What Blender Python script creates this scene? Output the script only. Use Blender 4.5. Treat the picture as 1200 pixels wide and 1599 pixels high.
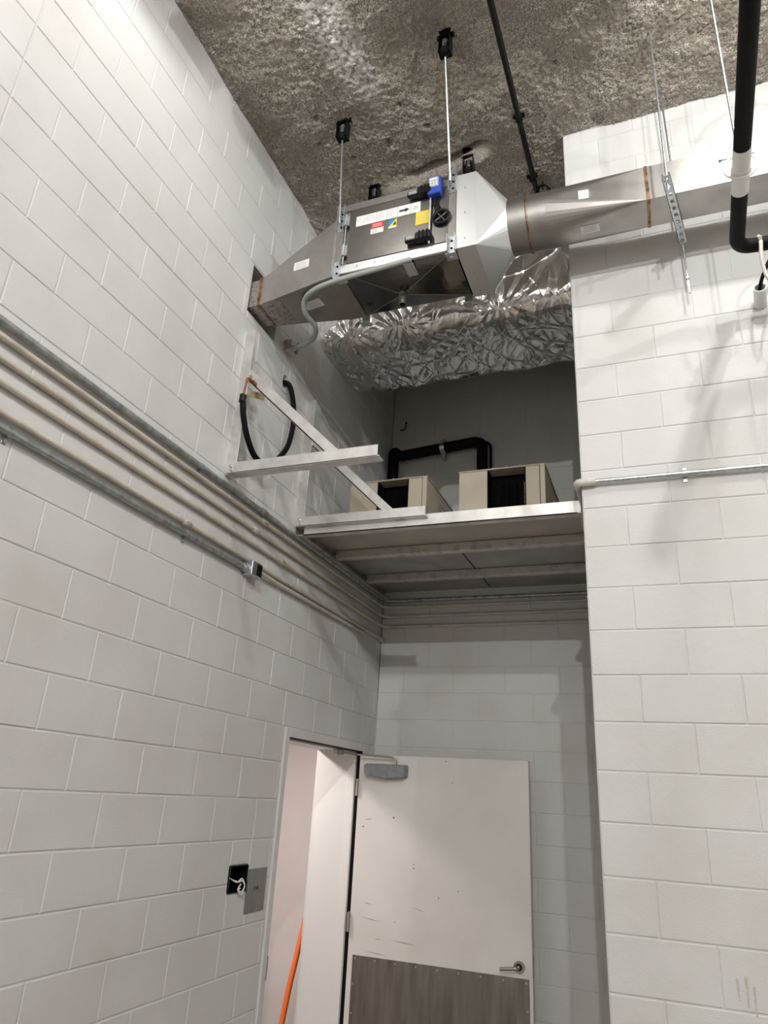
import bpy, bmesh, math, random
import numpy as np
from mathutils import Vector, Matrix
random.seed(7); np.random.seed(7)
S = bpy.context.scene
COL = S.collection
for o in list(bpy.data.objects): bpy.data.objects.remove(o)

# ------------------------------------------------------------------ camera
cam = bpy.data.cameras.new('camera'); cam_o = bpy.data.objects.new('camera', cam); COL.objects.link(cam_o)
cam.sensor_fit = 'HORIZONTAL'; cam.sensor_width = 36.0; cam.lens = 36.0 * 1103.44 / 1200.0
cam.clip_start = 0.02; cam.clip_end = 60
cam_o.matrix_world = Matrix.Translation((2.1291, -3.3588, 1.8761)) @ Matrix.Rotation(0.383495, 4, 'Z') @ Matrix.Rotation(1.953390, 4, 'X') @ Matrix.Rotation(0.059697, 4, 'Z')
S.camera = cam_o
# ------------------------------------------------------------------ world, exposure
w = bpy.data.worlds.new('world'); S.world = w; w.use_nodes = True
w.node_tree.nodes['Background'].inputs[0].default_value = (0.9, 0.93, 1.0, 1)
w.node_tree.nodes['Background'].inputs[1].default_value = 0.0
S.view_settings.view_transform = 'Standard'; S.view_settings.look = 'None'
S.view_settings.gamma = 1.0; S.view_settings.exposure = 1.04; S.view_settings.use_curve_mapping = False
# lamps of the hall (positions; built with their housings at the end): x, y, z of the bulb, watts
LAMPS = [(2.85, -1.42, 5.46, 27), (2.85, -4.9, 5.46, 125), (5.6, -4.6, 5.46, 110), (5.6, -1.42, 5.46, 22), (2.85, -8.6, 5.46, 290), (0.66, -1.90, 5.62, 7.5)]
SKIRT = [-0.006, -0.006, -0.006, -0.006, -0.006, -0.068]; BULB = [-0.02, -0.018, -0.018, -0.01, -0.018, 0.0]      # reflector rim and bulb height
CORRIDOR_W = 23

# ------------------------------------------------------------------ materials
def srgb(r, g, b):
    f = lambda c: (c / 12.92 if c <= 0.04045 else ((c + 0.055) / 1.055) ** 2.4)
    return (f(r / 255), f(g / 255), f(b / 255), 1)
def mat(name, col, rough=0.6, metal=0.0, col2=None, nscale=6.0, nlo=0.35, nhi=0.65, bump=0.0, bscale=200.0, bdist=0.002, stretch=None, spec=0.5, r2=None, detail=6.0):
    m = bpy.data.materials.new(name); m.use_nodes = True
    nt = m.node_tree; b = nt.nodes['Principled BSDF']
    b.inputs['Base Color'].default_value = col; b.inputs['Roughness'].default_value = rough; b.inputs['Metallic'].default_value = metal
    b.inputs['Specular IOR Level'].default_value = spec
    tc = nt.nodes.new('ShaderNodeTexCoord'); src = tc.outputs['Object']
    if stretch:
        mp = nt.nodes.new('ShaderNodeMapping'); mp.inputs['Scale'].default_value = stretch
        nt.links.new(src, mp.inputs['Vector']); src = mp.outputs['Vector']
    if col2 or r2 is not None:
        n = nt.nodes.new('ShaderNodeTexNoise'); n.inputs['Scale'].default_value = nscale; n.inputs['Detail'].default_value = detail
        nt.links.new(src, n.inputs['Vector'])
        mr = nt.nodes.new('ShaderNodeMapRange'); mr.inputs['From Min'].default_value = nlo; mr.inputs['From Max'].default_value = nhi
        nt.links.new(n.outputs['Fac'], mr.inputs['Value'])
        if col2:
            mx = nt.nodes.new('ShaderNodeMix'); mx.data_type = 'RGBA'
            mx.inputs['A'].default_value = col; mx.inputs['B'].default_value = col2
            nt.links.new(mr.outputs['Result'], mx.inputs['Factor']); nt.links.new(mx.outputs['Result'], b.inputs['Base Color'])
        if r2 is not None:
            mq = nt.nodes.new('ShaderNodeMapRange'); mq.inputs['To Min'].default_value = rough; mq.inputs['To Max'].default_value = r2
            nt.links.new(mr.outputs['Result'], mq.inputs['Value']); nt.links.new(mq.outputs['Result'], b.inputs['Roughness'])
    if bump:
        n2 = nt.nodes.new('ShaderNodeTexNoise'); n2.inputs['Scale'].default_value = bscale; n2.inputs['Detail'].default_value = 4
        nt.links.new(src, n2.inputs['Vector'])
        bp = nt.nodes.new('ShaderNodeBump'); bp.inputs['Strength'].default_value = bump; bp.inputs['Distance'].default_value = bdist
        nt.links.new(n2.outputs['Fac'], bp.inputs['Height']); nt.links.new(bp.outputs['Normal'], b.inputs['Normal'])
    return m
def wall_material(name, base, dirt):
    """painted block: world-space blotches and dirt, fine pitted relief"""
    m = mat(name, base, 0.55, spec=0.3)
    nt = m.node_tree; b = nt.nodes['Principled BSDF']
    g = nt.nodes.new('ShaderNodeNewGeometry')
    n = nt.nodes.new('ShaderNodeTexNoise'); n.inputs['Scale'].default_value = 1.7; n.inputs['Detail'].default_value = 8; nt.links.new(g.outputs['Position'], n.inputs['Vector'])
    mr = nt.nodes.new('ShaderNodeMapRange'); mr.inputs['From Min'].default_value = 0.42; mr.inputs['From Max'].default_value = 0.8; nt.links.new(n.outputs['Fac'], mr.inputs['Value'])
    mx = nt.nodes.new('ShaderNodeMix'); mx.data_type = 'RGBA'; mx.inputs['A'].default_value = base; mx.inputs['B'].default_value = dirt
    nt.links.new(mr.outputs['Result'], mx.inputs['Factor']); nt.links.new(mx.outputs['Result'], b.inputs['Base Color'])
    n2 = nt.nodes.new('ShaderNodeTexNoise'); n2.inputs['Scale'].default_value = 170; n2.inputs['Detail'].default_value = 5; nt.links.new(g.outputs['Position'], n2.inputs['Vector'])
    n3 = nt.nodes.new('ShaderNodeTexNoise'); n3.inputs['Scale'].default_value = 28; n3.inputs['Detail'].default_value = 3; nt.links.new(g.outputs['Position'], n3.inputs['Vector'])
    ad = nt.nodes.new('ShaderNodeMath'); ad.operation = 'MULTIPLY_ADD'; ad.inputs[1].default_value = 0.7
    nt.links.new(n3.outputs['Fac'], ad.inputs[0]); nt.links.new(n2.outputs['Fac'], ad.inputs[2])
    bp = nt.nodes.new('ShaderNodeBump'); bp.inputs['Strength'].default_value = 0.35; bp.inputs['Distance'].default_value = 0.003
    nt.links.new(ad.outputs['Value'], bp.inputs['Height']); nt.links.new(bp.outputs['Normal'], b.inputs['Normal'])
    return m
M = {}
M['wall'] = wall_material('painted_block', (0.655, 0.652, 0.642, 1), (0.565, 0.55, 0.525, 1))
M['corridor'] = mat('corridor_paint', (0.76, 0.72, 0.70, 1), 0.6, col2=(0.70, 0.65, 0.625, 1), nscale=2)
M['floor'] = mat('concrete_floor', (0.28, 0.24, 0.195, 1), 0.5, col2=(0.22, 0.19, 0.155, 1), nscale=3, bump=0.1, bscale=60)
M['alu'] = mat('aluminium', (0.80, 0.79, 0.77, 1), 0.42, 1.0, col2=(0.60, 0.59, 0.57, 1), nscale=9, r2=0.55, bump=0.05, bscale=40)
M['alu_dull'] = mat('dull_aluminium', (0.62, 0.60, 0.56, 1), 0.5, 0.85, col2=(0.36, 0.34, 0.31, 1), nscale=14, nlo=0.5, nhi=0.75)
M['deck'] = mat('deck_sheet', (0.50, 0.46, 0.39, 1), 0.55, 0.35, col2=(0.40, 0.37, 0.32, 1), nscale=5)
M['deck2'] = mat('deck_sheet_grey', (0.40, 0.40, 0.39, 1), 0.5, 0.4, col2=(0.32, 0.32, 0.32, 1), nscale=5)
M['steel'] = mat('stainless', (0.43, 0.415, 0.395, 1), 0.36, 1.0, col2=(0.33, 0.315, 0.295, 1), nscale=5, r2=0.48, bump=0.02, bscale=9, bdist=0.01)
M['door_steel'] = mat('door_steel', (0.30, 0.285, 0.265, 1), 0.30, 1.0, col2=(0.22, 0.21, 0.195, 1), nscale=5, r2=0.38, bump=0.03, bscale=8, bdist=0.01)
M['steel_bright'] = mat('bright_stainless', (0.84, 0.84, 0.85, 1), 0.48, 1.0, bump=0.04, bscale=7, bdist=0.01)
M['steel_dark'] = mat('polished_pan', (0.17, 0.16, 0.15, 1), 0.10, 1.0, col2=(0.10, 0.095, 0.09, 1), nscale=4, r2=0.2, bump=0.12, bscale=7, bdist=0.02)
M['steel_weld'] = mat('heat_tinted_weld', (0.42, 0.26, 0.15, 1), 0.4, 0.9, col2=(0.10, 0.07, 0.05, 1), nscale=30)
M['steel_stain'] = mat('stained_steel', (0.44, 0.42, 0.39, 1), 0.45, 0.9, col2=(0.26, 0.235, 0.21, 1), nscale=45, nlo=0.42, nhi=0.68)
M['galv'] = mat('galvanised', (0.68, 0.70, 0.72, 1), 0.42, 1.0, col2=(0.48, 0.50, 0.52, 1), nscale=60)
M['conduit_metal'] = mat('conduit_metal', (0.50, 0.51, 0.51, 1), 0.45, 0.8, col2=(0.30, 0.31, 0.31, 1), nscale=25)
M['conduit_paint'] = mat('conduit_paint', (0.58, 0.54, 0.47, 1), 0.5, col2=(0.42, 0.38, 0.31, 1), nscale=10, nlo=0.5, nhi=0.8)
M['foil'] = mat('foil', (0.86, 0.85, 0.84, 1), 0.20, 1.0, bump=0.25, bscale=70, bdist=0.004)
M['black'] = mat('black_rubber', (0.004, 0.004, 0.004, 1), 0.6, spec=0.15, bump=0.1, bscale=120)
M['blackgloss'] = mat('black_paint', (0.006, 0.006, 0.007, 1), 0.4, spec=0.25)
M['spring'] = mat('spring_steel', (0.25, 0.25, 0.27, 1), 0.35, 1.0)
M['beige'] = mat('beige_casing', (0.46, 0.41, 0.32, 1), 0.45, col2=(0.41, 0.365, 0.285, 1), nscale=4)
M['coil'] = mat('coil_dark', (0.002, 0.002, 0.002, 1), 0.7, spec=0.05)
M['copper'] = mat('copper', (0.30, 0.14, 0.085, 1), 0.45, 1.0)
M['white'] = mat('white_plastic', (0.80, 0.79, 0.77, 1), 0.45)
M['offwhite'] = mat('offwhite_strap', (0.62, 0.59, 0.54, 1), 0.6)
M['label'] = mat('label_white', (0.80, 0.80, 0.79, 1), 0.4)
M['label_grey'] = mat('label_print', (0.42, 0.43, 0.44, 1), 0.5)
M['red'] = mat('label_red', (0.62, 0.035, 0.04, 1), 0.4)
M['yellow'] = mat('label_yellow', (0.80, 0.62, 0.02, 1), 0.4)
M['blue'] = mat('blue_plastic', (0.03, 0.07, 0.42, 1), 0.35)
M['label_blue'] = mat('label_blue', (0.02, 0.22, 0.50, 1), 0.4)
M['print'] = mat('black_print', (0.02, 0.02, 0.02, 1), 0.6)
M['grey_grip'] = mat('grey_grip', (0.33, 0.34, 0.35, 1), 0.45)
M['flex'] = mat('grey_flex_jacket', (0.36, 0.38, 0.36, 1), 0.45)
M['tag'] = mat('paper_tag', (0.50, 0.40, 0.25, 1), 0.8, col2=(0.30, 0.23, 0.14, 1), nscale=60)
M['orange'] = mat('orange_paint', (0.72, 0.13, 0.015, 1), 0.4)
M['door'] = mat('door_paint', (0.68, 0.665, 0.645, 1), 0.5, col2=(0.60, 0.575, 0.54, 1), nscale=2.5, nlo=0.45, nhi=0.8, spec=0.3)
M['frame'] = mat('frame_paint', (0.66, 0.65, 0.63, 1), 0.45, spec=0.35)
M['scuff'] = mat('scuff_mark', (0.06, 0.055, 0.05, 1), 0.8)
M['rust'] = mat('rust_stain', (0.33, 0.20, 0.12, 1), 0.8)
M['kick'] = mat('kick_plate_steel', (0.29, 0.27, 0.24, 1), 0.38, 0.9, col2=(0.17, 0.155, 0.135, 1), nscale=3.0, stretch=(6, 6, 0.7), nlo=0.35, nhi=0.65, r2=0.5)
M['brushed'] = mat('brushed_plate', (0.36, 0.36, 0.36, 1), 0.42, 0.9, col2=(0.24, 0.24, 0.24, 1), nscale=10, stretch=(1, 14, 0.6))
M['closer'] = mat('closer_grey', (0.21, 0.22, 0.24, 1), 0.45, 0.3, col2=(0.27, 0.28, 0.29, 1), nscale=40)
M['chrome'] = mat('satin_chrome', (0.42, 0.40, 0.36, 1), 0.3, 1.0)
M['hinge'] = mat('hinge_brass', (0.38, 0.33, 0.28, 1), 0.45, 0.7)

# ------------------------------------------------------------------ mesh helpers
class MB:
    def __init__(s): s.v = []; s.f = []; s.sm = []
    def add(s, vs, fs, smooth=False):
        k = len(s.v); s.v += [tuple(v) for v in vs]; s.f += [tuple(i + k for i in f) for f in fs]; s.sm += [smooth] * len(fs); return s
    def box(s, x0, y0, z0, x1, y1, z1):
        v = [(x, y, z) for x in (x0, x1) for y in (y0, y1) for z in (z0, z1)]
        return s.add(v, [(0, 1, 3, 2), (4, 6, 7, 5), (0, 4, 5, 1), (2, 3, 7, 6), (0, 2, 6, 4), (1, 5, 7, 3)])
    def cbox(s, x0, y0, z0, x1, y1, z1, c=0.003):
        """box with chamfered edges"""
        bm = bmesh.new(); bmesh.ops.create_cube(bm, size=1)
        for v in bm.verts: v.co = Vector(((x0 + x1) / 2 + v.co.x * (x1 - x0), (y0 + y1) / 2 + v.co.y * (y1 - y0), (z0 + z1) / 2 + v.co.z * (z1 - z0)))
        bmesh.ops.bevel(bm, geom=list(bm.edges), offset=c, segments=1, affect='EDGES', profile=0.5)
        bm.verts.index_update()
        s.add([v.co.copy() for v in bm.verts], [[v.index for v in f.verts] for f in bm.faces]); bm.free(); return s
    def hull(s, a, b, cap=True, smooth=False):
        """loft between two equal loops"""
        n = len(a); vs = list(a) + list(b)
        fs = [(i, (i + 1) % n, n + (i + 1) % n, n + i) for i in range(n)]
        if cap: fs += [tuple(range(n))[::-1], tuple(range(n, 2 * n))]
        return s.add(vs, fs, smooth)
    def tube(s, pts, r, n=12, cap=True, smooth=True):
        pts = [Vector(p) for p in pts]; k = len(pts)
        rs = r if isinstance(r, (list, tuple)) else [r] * k
        up = None; rings = []
        for i, p in enumerate(pts):
            t = (pts[min(i + 1, k - 1)] - pts[max(i - 1, 0)]).normalized()
            if up is None:
                a = Vector((0, 0, 1)) if abs(t.z) < 0.9 else Vector((1, 0, 0)); up = (a - t * a.dot(t)).normalized()
            else:
                up = (up - t * up.dot(t)); up = up.normalized()
            q = t.cross(up)
            rings.append([p + (up * math.cos(2 * math.pi * j / n) + q * math.sin(2 * math.pi * j / n)) * rs[i] for j in range(n)])
        vs = [v for rg in rings for v in rg]; fs = []
        for i in range(k - 1):
            for j in range(n): fs.append((i * n + j, (i + 1) * n + j, (i + 1) * n + (j + 1) % n, i * n + (j + 1) % n))
        s.add(vs, fs, smooth)
        if cap:
            s.add(rings[0], [tuple(range(n))]); s.add(rings[-1], [tuple(range(n))[::-1]])
        return s
    def cyl(s, a, b, r, n=16, r2=None, smooth=True): return s.tube([a, b], [r, r if r2 is None else r2], n, True, smooth)
    def ring(s, c, axis, R, r, n=24, m=8):
        axis = Vector(axis).normalized(); a = axis.orthogonal().normalized(); b = axis.cross(a); c = Vector(c)
        vs = []; fs = []
        for i in range(n):
            d = a * math.cos(2 * math.pi * i / n) + b * math.sin(2 * math.pi * i / n)
            for j in range(m):
                vs.append(c + d * (R + r * math.cos(2 * math.pi * j / m)) + axis * r * math.sin(2 * math.pi * j / m))
        for i in range(n):
            for j in range(m): fs.append((i * m + j, ((i + 1) % n) * m + j, ((i + 1) % n) * m + (j + 1) % m, i * m + (j + 1) % m))
        return s.add(vs, fs, True)
    def mesh(s, name):
        me = bpy.data.meshes.new(name); me.from_pydata(s.v, [], s.f); me.update()
        me.polygons.foreach_set('use_smooth', s.sm)
        bm = bmesh.new(); bm.from_mesh(me); bmesh.ops.recalc_face_normals(bm, faces=bm.faces); bm.to_mesh(me); bm.free()
        return me
    def build(s, name, m, parent=None):
        me = s.mesh(name); me.materials.append(M[m] if isinstance(m, str) else m)
        return link(name, me, parent)
def link(name, me, parent=None):
    o = bpy.data.objects.new(name, me); COL.objects.link(o)
    if parent is not None:
        o.parent = parent; o.matrix_parent_inverse = Matrix.Translation(-world_loc(parent))
    return o
def world_loc(o):
    v = Vector(o.location)
    if o.parent is not None: v = v - Vector(o.parent.location) if False else v
    return v
def thing(name, label, cat, loc, group=None):
    o = bpy.data.objects.new(name, None); COL.objects.link(o); o.location = loc; o.empty_display_size = 0.1
    return tag(o, label, cat, group)
def tag(o, label, cat, group=None):
    o['label'] = label; o['category'] = cat
    if group: o['group'] = group
    return o
def struct(o): o['kind'] = 'structure'; return o
def fillet(pts, rad, n=6):
    """round the corners of a polyline"""
    pts = [Vector(p) for p in pts]; out = [pts[0]]
    for i in range(1, len(pts) - 1):
        a, b, c = pts[i - 1], pts[i], pts[i + 1]
        d1 = (a - b); d2 = (c - b); r = min(rad, d1.length * 0.49, d2.length * 0.49)
        p1 = b + d1.normalized() * r; p2 = b + d2.normalized() * r
        for k in range(n + 1):
            t = k / n; out.append(p1 * (1 - t) ** 2 + b * 2 * t * (1 - t) + p2 * t * t)
    out.append(pts[-1]); return out
def smooth_path(pts, n=8):
    """Catmull-Rom through the points"""
    P = [Vector(p) for p in pts]; P = [P[0] * 2 - P[1]] + P + [P[-1] * 2 - P[-2]]; out = []
    for i in range(1, len(P) - 2):
        for k in range(n):
            t = k / n; a, b, c, d = P[i - 1], P[i], P[i + 1], P[i + 2]
            out.append(0.5 * ((2 * b) + (c - a) * t + (2 * a - 5 * b + 4 * c - d) * t * t + (3 * b - a - 3 * c + d) * t ** 3))
    out.append(P[-2]); return out
def vnoise(x, y, seed=0):
    """vectorised value noise in 0..1"""
    xi = np.floor(x).astype(np.int64); yi = np.floor(y).astype(np.int64); fx = x - xi; fy = y - yi
    fx = fx * fx * (3 - 2 * fx); fy = fy * fy * (3 - 2 * fy)
    def h(a, b):
        n = (a * 374761393 + b * 668265263 + seed * 982451653) & 0xFFFFFFFF
        n = ((n ^ (n >> 13)) * 1274126177) & 0xFFFFFFFF
        return ((n ^ (n >> 16)) & 0xFFFF) / 65535.0
    return (h(xi, yi) * (1 - fx) + h(xi + 1, yi) * fx) * (1 - fy) + (h(xi, yi + 1) * (1 - fx) + h(xi + 1, yi + 1) * fx) * fy
def fbm(x, y, o=4, seed=0):
    s = 0; a = 0.5; t = 0
    for i in range(o): s = s + a * vnoise(x * 2 ** i, y * 2 ** i, seed + i); t += a; a *= 0.5
    return s / t
def grid_mesh(name, P, smooth=True):
    """P: array (n, m, 3)"""
    n, m, _ = P.shape
    idx = np.arange(n * m).reshape(n, m)
    f = np.stack([idx[:-1, :-1], idx[1:, :-1], idx[1:, 1:], idx[:-1, 1:]], -1).reshape(-1, 4)
    me = bpy.data.meshes.new(name); me.vertices.add(n * m); me.vertices.foreach_set('co', P.reshape(-1).astype(np.float32))
    me.loops.add(f.size); me.loops.foreach_set('vertex_index', f.reshape(-1).astype(np.int32))
    me.polygons.add(len(f)); me.polygons.foreach_set('loop_start', (np.arange(len(f)) * 4).astype(np.int32)); me.polygons.foreach_set('loop_total', np.full(len(f), 4, np.int32))
    me.polygons.foreach_set('use_smooth', np.full(len(f), smooth)); me.update(calc_edges=True); me.validate(); return me
def text_mesh(s, size, name):
    c = bpy.data.curves.new(name, 'FONT'); c.body = s; c.size = size; c.align_x = 'CENTER'; c.align_y = 'CENTER'; c.extrude = 0.0004; c.resolution_u = 2
    o = bpy.data.objects.new(name, c); COL.objects.link(o); bpy.context.view_layer.update()
    me = bpy.data.meshes.new_from_object(o.evaluated_get(bpy.context.evaluated_depsgraph_get())); bpy.data.objects.remove(o); return me

# ------------------------------------------------------------------ block walls
CH, BL = 0.2032, 0.4064           # course height, block length
GAP, DEP = 0.0050, 0.0034         # joint width and depth
TOP = 5.90
def rects_minus(r, holes):
    out = [r]
    for h in holes:
        nx = []
        for (a, b, c, d) in out:      # u0, u1, z0, z1
            if h[1] <= a or h[0] >= b or h[3] <= c or h[2] >= d: nx.append((a, b, c, d)); continue
            if h[0] > a: nx.append((a, h[0], c, d))
            if h[1] < b: nx.append((h[1], b, c, d))
            u0, u1 = max(a, h[0]), min(b, h[1])
            if h[2] > c: nx.append((u0, u1, c, h[2]))
            if h[3] < d: nx.append((u0, u1, h[3], d))
        out = nx
    return out
def block_wall(name, to3, u0, u1, phase, even_course, holes, thick, detail, cuts=(), skip=None):
    """to3(u, depth, z): depth 0 at the face and growing into the wall. one object per block inside detail=(u0,u1,z0,z1), the rest in one mesh"""
    core = MB()
    for (a, b, c, d) in rects_minus((u0, u1, 0, TOP), holes):
        vs = [to3(u, dp, z) for u in (a, b) for dp in (DEP, thick) for z in (c, d)]
        core.add(vs, [(0, 1, 3, 2), (4, 6, 7, 5), (0, 4, 5, 1), (2, 3, 7, 6), (0, 2, 6, 4), (1, 5, 7, 3)])
    wall = struct(core.build(name, 'wall'))
    cache = {}; rest = MB(); n = 0
    nc = int(math.ceil(TOP / CH))
    def shape(w, h, mb, o):
        c = 0.0034
        L = []
        for (ins, dp) in ((c, 0.0), (0, c * 0.75), (0, DEP + 0.004)):
            L.append([to3v(o, ins, ins, dp), to3v(o, w - ins, ins, dp), to3v(o, w - ins, h - ins, dp), to3v(o, ins, h - ins, dp)])
        vs = [p for l in L for p in l]
        fs = [(0, 1, 2, 3)] + [(k * 4 + i, (k + 1) * 4 + i, (k + 1) * 4 + (i + 1) % 4, k * 4 + (i + 1) % 4) for k in (0, 1) for i in range(4)]
        mb.add(vs, fs)
    def to3v(o, du, dz, dp): return Vector(to3(o[0] + du, dp, o[1] + dz))
    for c in range(nc):
        z0, z1 = c * CH, min((c + 1) * CH, TOP)
        ph = phase + (0 if c % 2 == even_course else BL / 2)
        us = [u0]; k = math.floor((u0 - ph) / BL)
        while ph + k * BL < u1:
            x = ph + k * BL
            if x > u0 + 0.02: us.append(x)
            k += 1
        us = sorted(set([u for u in us if u < u1 - 0.02] + [u1] + [q for q in cuts]))
        for a, b in zip(us[:-1], us[1:]):
            for (p, q, r, s) in rects_minus((a, b, z0, z1), holes):
                g0 = GAP / 2
                ww, hh = q - p - 2 * g0, s - r - 2 * g0
                if ww < 0.012 or hh < 0.012: continue
                cu, cz = (p + q) / 2, (r + s) / 2
                o = (p + g0, r + g0)
                if detail[0] < cu < detail[1] and detail[2] < cz < detail[3] and not (skip and skip(cu, cz)):
                    key = (round(ww, 3), round(hh, 3))
                    if key not in cache:
                        mb = MB(); shape(ww, hh, mb, (0, 0)); base = Vector(to3(0, 0, 0))
                        mb.v = [tuple(Vector(v) - base) for v in mb.v]
                        me = mb.mesh('block'); me.materials.append(M['wall']); cache[key] = me
                    ob = bpy.data.objects.new('block', cache[key]); COL.objects.link(ob)
                    ob.parent = wall; ob.location = Vector(to3(o[0], random.uniform(-0.0008, 0.0008), o[1])); n += 1
                else:
                    shape(ww, hh, rest, o)
    if rest.v:
        ro = rest.build('block_field', 'wall', wall); ro['kind'] = 'stuff'
    return wall
DOOR = (0.545, 1.80, 0.0, 2.235)
DUCT_HOLE = (-0.454, -0.125, 4.53, 4.87)
BOXHOLE = (0.115, 0.30, 1.378, 1.507)
TUBEHOLE = (0.025, 0.095, 4.285, 4.395)
wall_left = block_wall('wall_left', lambda u, d, z: (-d, u, z), -2.60, 2.02, 0.1066, 1, [DOOR, DUCT_HOLE, BOXHOLE, TUBEHOLE], 0.36, (-2.36, 2.02, 0.55, 5.9), cuts=(-2.127,),
                       skip=lambda u, z: u < -1.30 - (z - 1.1) * 0.36 + (0 if z < 4.6 else (z - 4.6) * 1.6) - 0.22)
wall_right = block_wall('wall_right', lambda u, d, z: (u, d, z), 1.835, 4.60, 1.835 + CH, 1, [], 0.30, (1.8, 3.05, 0.35, 5.9))
wall_back = block_wall('wall_back', lambda u, d, z: (u, 2.02 + d, z), 0.0, 1.84, 0.0093, 0, [], 0.2, (0, 1.84, 0.6, 5.4))
# rest of the hall round the camera: plain painted walls, floor
struct(MB().box(-0.36, -13.2, 0, 0.0, -2.60, TOP).build('wall_left_far', 'wall'))
struct(MB().box(4.60, 0.0, 0, 12.2, 0.3, TOP).build('wall_right_far', 'wall'))
struct(MB().box(1.835, 0.30, 0, 2.135, 2.22, TOP).build('wall_alcove', 'wall'))
struct(MB().box(12.2, -13.2, 0, 12.4, 0.3, TOP).build('wall_side', 'wall'))
struct(MB().box(-0.36, -13.4, 0, 12.4, -13.2, TOP).build('wall_rear', 'wall'))
struct(MB().box(-2.4, -13.4, -0.15, 12.4, 3.4, 0.0).build('floor', 'floor'))

# ------------------------------------------------------------------ ceiling: thick sprayed fibre
def ceil_base(x, y):
    b = 5.775 + 0.035 * np.clip(x, 0, 3) / 3
    b = b + 0.15 * np.exp(-(((x - 1.35) / 0.42) ** 2 + ((y + 0.85) / 0.40) ** 2))
    return b
def ceil_z(x, y):
    z = ceil_base(x, y)
    z = z - 0.035 * (fbm(x * 3.1, y * 3.1, 3, 3) - 0.5) * 2
    cl = fbm(x * 42, y * 42, 3, 11); z = z - 0.020 * (np.abs(cl - 0.5) * 2) ** 0.8 - 0.012 * fbm(x * 17, y * 17, 2, 5)
    # hanging lip with a crevice beside it, over the alcove mouth
    t = np.clip((x - 0.62) / 0.66, 0, 1); yl = 0.0 - 0.07 * t ** 2 + 0.03 * (fbm(x * 9, x * 0 + 2.0, 2, 9) - 0.5)
    wgt = np.clip((x - 0.55) / 0.12, 0, 1) * np.clip((1.42 - x) / 0.1, 0, 1)
    z = z - wgt * 0.055 * np.exp(-((y - yl - 0.03) / 0.035) ** 2) + wgt * np.clip((x - 0.8) / 0.1, 0, 1) * 0.07 * np.exp(-((y - yl + 0.035) / 0.018) ** 2)
    # small pits
    for (px, py, pr) in ((0.78, -0.31, 0.022), (0.41, -0.62, 0.016), (0.52, -0.27, 0.012), (0.93, -0.52, 0.014), (0.35, -0.45, 0.012), (1.86, -0.5, 0.010), (1.05, -0.34, 0.015), (2.05, -0.06, 0.05)):
        z = z + 0.045 * np.exp(-(((x - px) / pr) ** 2 + ((y - py) / pr) ** 2))
    return z
cx = np.arange(-0.01, 3.5, 0.0085); cy = np.arange(-2.0, 0.9, 0.0085)
X, Y = np.meshgrid(cx, cy, indexing='ij'); Pz = ceil_z(X, Y)
def ceiling_material():
    m = bpy.data.materials.new('sprayed_fibre'); m.use_nodes = True; nt = m.node_tree; b = nt.nodes['Principled BSDF']; b.inputs['Roughness'].default_value = 0.95
    b.inputs['Specular IOR Level'].default_value = 0.1
    g = nt.nodes.new('ShaderNodeNewGeometry'); pos = g.outputs['Position']
    def noise(sc, det):
        n = nt.nodes.new('ShaderNodeTexNoise'); n.inputs['Scale'].default_value = sc; n.inputs['Detail'].default_value = det; nt.links.new(pos, n.inputs['Vector']); return n.outputs['Fac']
    def rng(v, a, c, lo=0, hi=1):
        r = nt.nodes.new('ShaderNodeMapRange'); r.inputs['From Min'].default_value = a; r.inputs['From Max'].default_value = c; r.inputs['To Min'].default_value = lo; r.inputs['To Max'].default_value = hi
        nt.links.new(v, r.inputs['Value']); return r.outputs['Result']
    def mix(f, A, B):
        x = nt.nodes.new('ShaderNodeMix'); x.data_type = 'RGBA'; nt.links.new(f, x.inputs['Factor'])
        for k, q in (('A', A), ('B', B)):
            if isinstance(q, tuple): x.inputs[k].default_value = q
            else: nt.links.new(q, x.inputs[k])
        return x.outputs['Result']
    def op(o, a, c):
        x = nt.nodes.new('ShaderNodeMath'); x.operation = o; x.use_clamp = True
        for i, q in enumerate((a, c)):
            if isinstance(q, (int, float)): x.inputs[i].default_value = q
            else: nt.links.new(q, x.inputs[i])
        return x.outputs['Value']
    c = mix(rng(noise(120, 5), 0.38, 0.66), (0.21, 0.185, 0.15, 1), (0.70, 0.66, 0.585, 1))
    c = mix(rng(noise(5, 6), 0.42, 0.70), c, (0.34, 0.305, 0.255, 1))
    # pale flaking streak
    sp = nt.nodes.new('ShaderNodeSeparateXYZ'); nt.links.new(pos, sp.inputs[0])
    d = nt.nodes.new('ShaderNodeMath'); d.operation = 'MULTIPLY_ADD'; nt.links.new(sp.outputs['Y'], d.inputs[0]); d.inputs[1].default_value = -0.10; d.inputs[2].default_value = -0.835
    sx = nt.nodes.new('ShaderNodeMath'); sx.operation = 'ADD'; nt.links.new(sp.outputs['X'], sx.inputs[0]); nt.links.new(d.outputs[0], sx.inputs[1])
    ab = nt.nodes.new('ShaderNodeMath'); ab.operation = 'ABSOLUTE'; nt.links.new(sx.outputs[0], ab.inputs[0])
    near = rng(ab.outputs[0], 0.15, 0.05); yy = rng(sp.outputs['Y'], -0.55, -0.85)
    f = op('MULTIPLY', op('MULTIPLY', near, yy), rng(noise(34, 6), 0.40, 0.50))
    c = mix(f, c, (0.86, 0.84, 0.80, 1))
    nt.links.new(c, b.inputs['Base Color'])
    bp = nt.nodes.new('ShaderNodeBump'); bp.inputs['Strength'].default_value = 0.8; bp.inputs['Distance'].default_value = 0.012
    nt.links.new(noise(150, 5), bp.inputs['Height']); nt.links.new(bp.outputs['Normal'], b.inputs['Normal'])
    return m
M['ceiling'] = ceiling_material()
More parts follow.
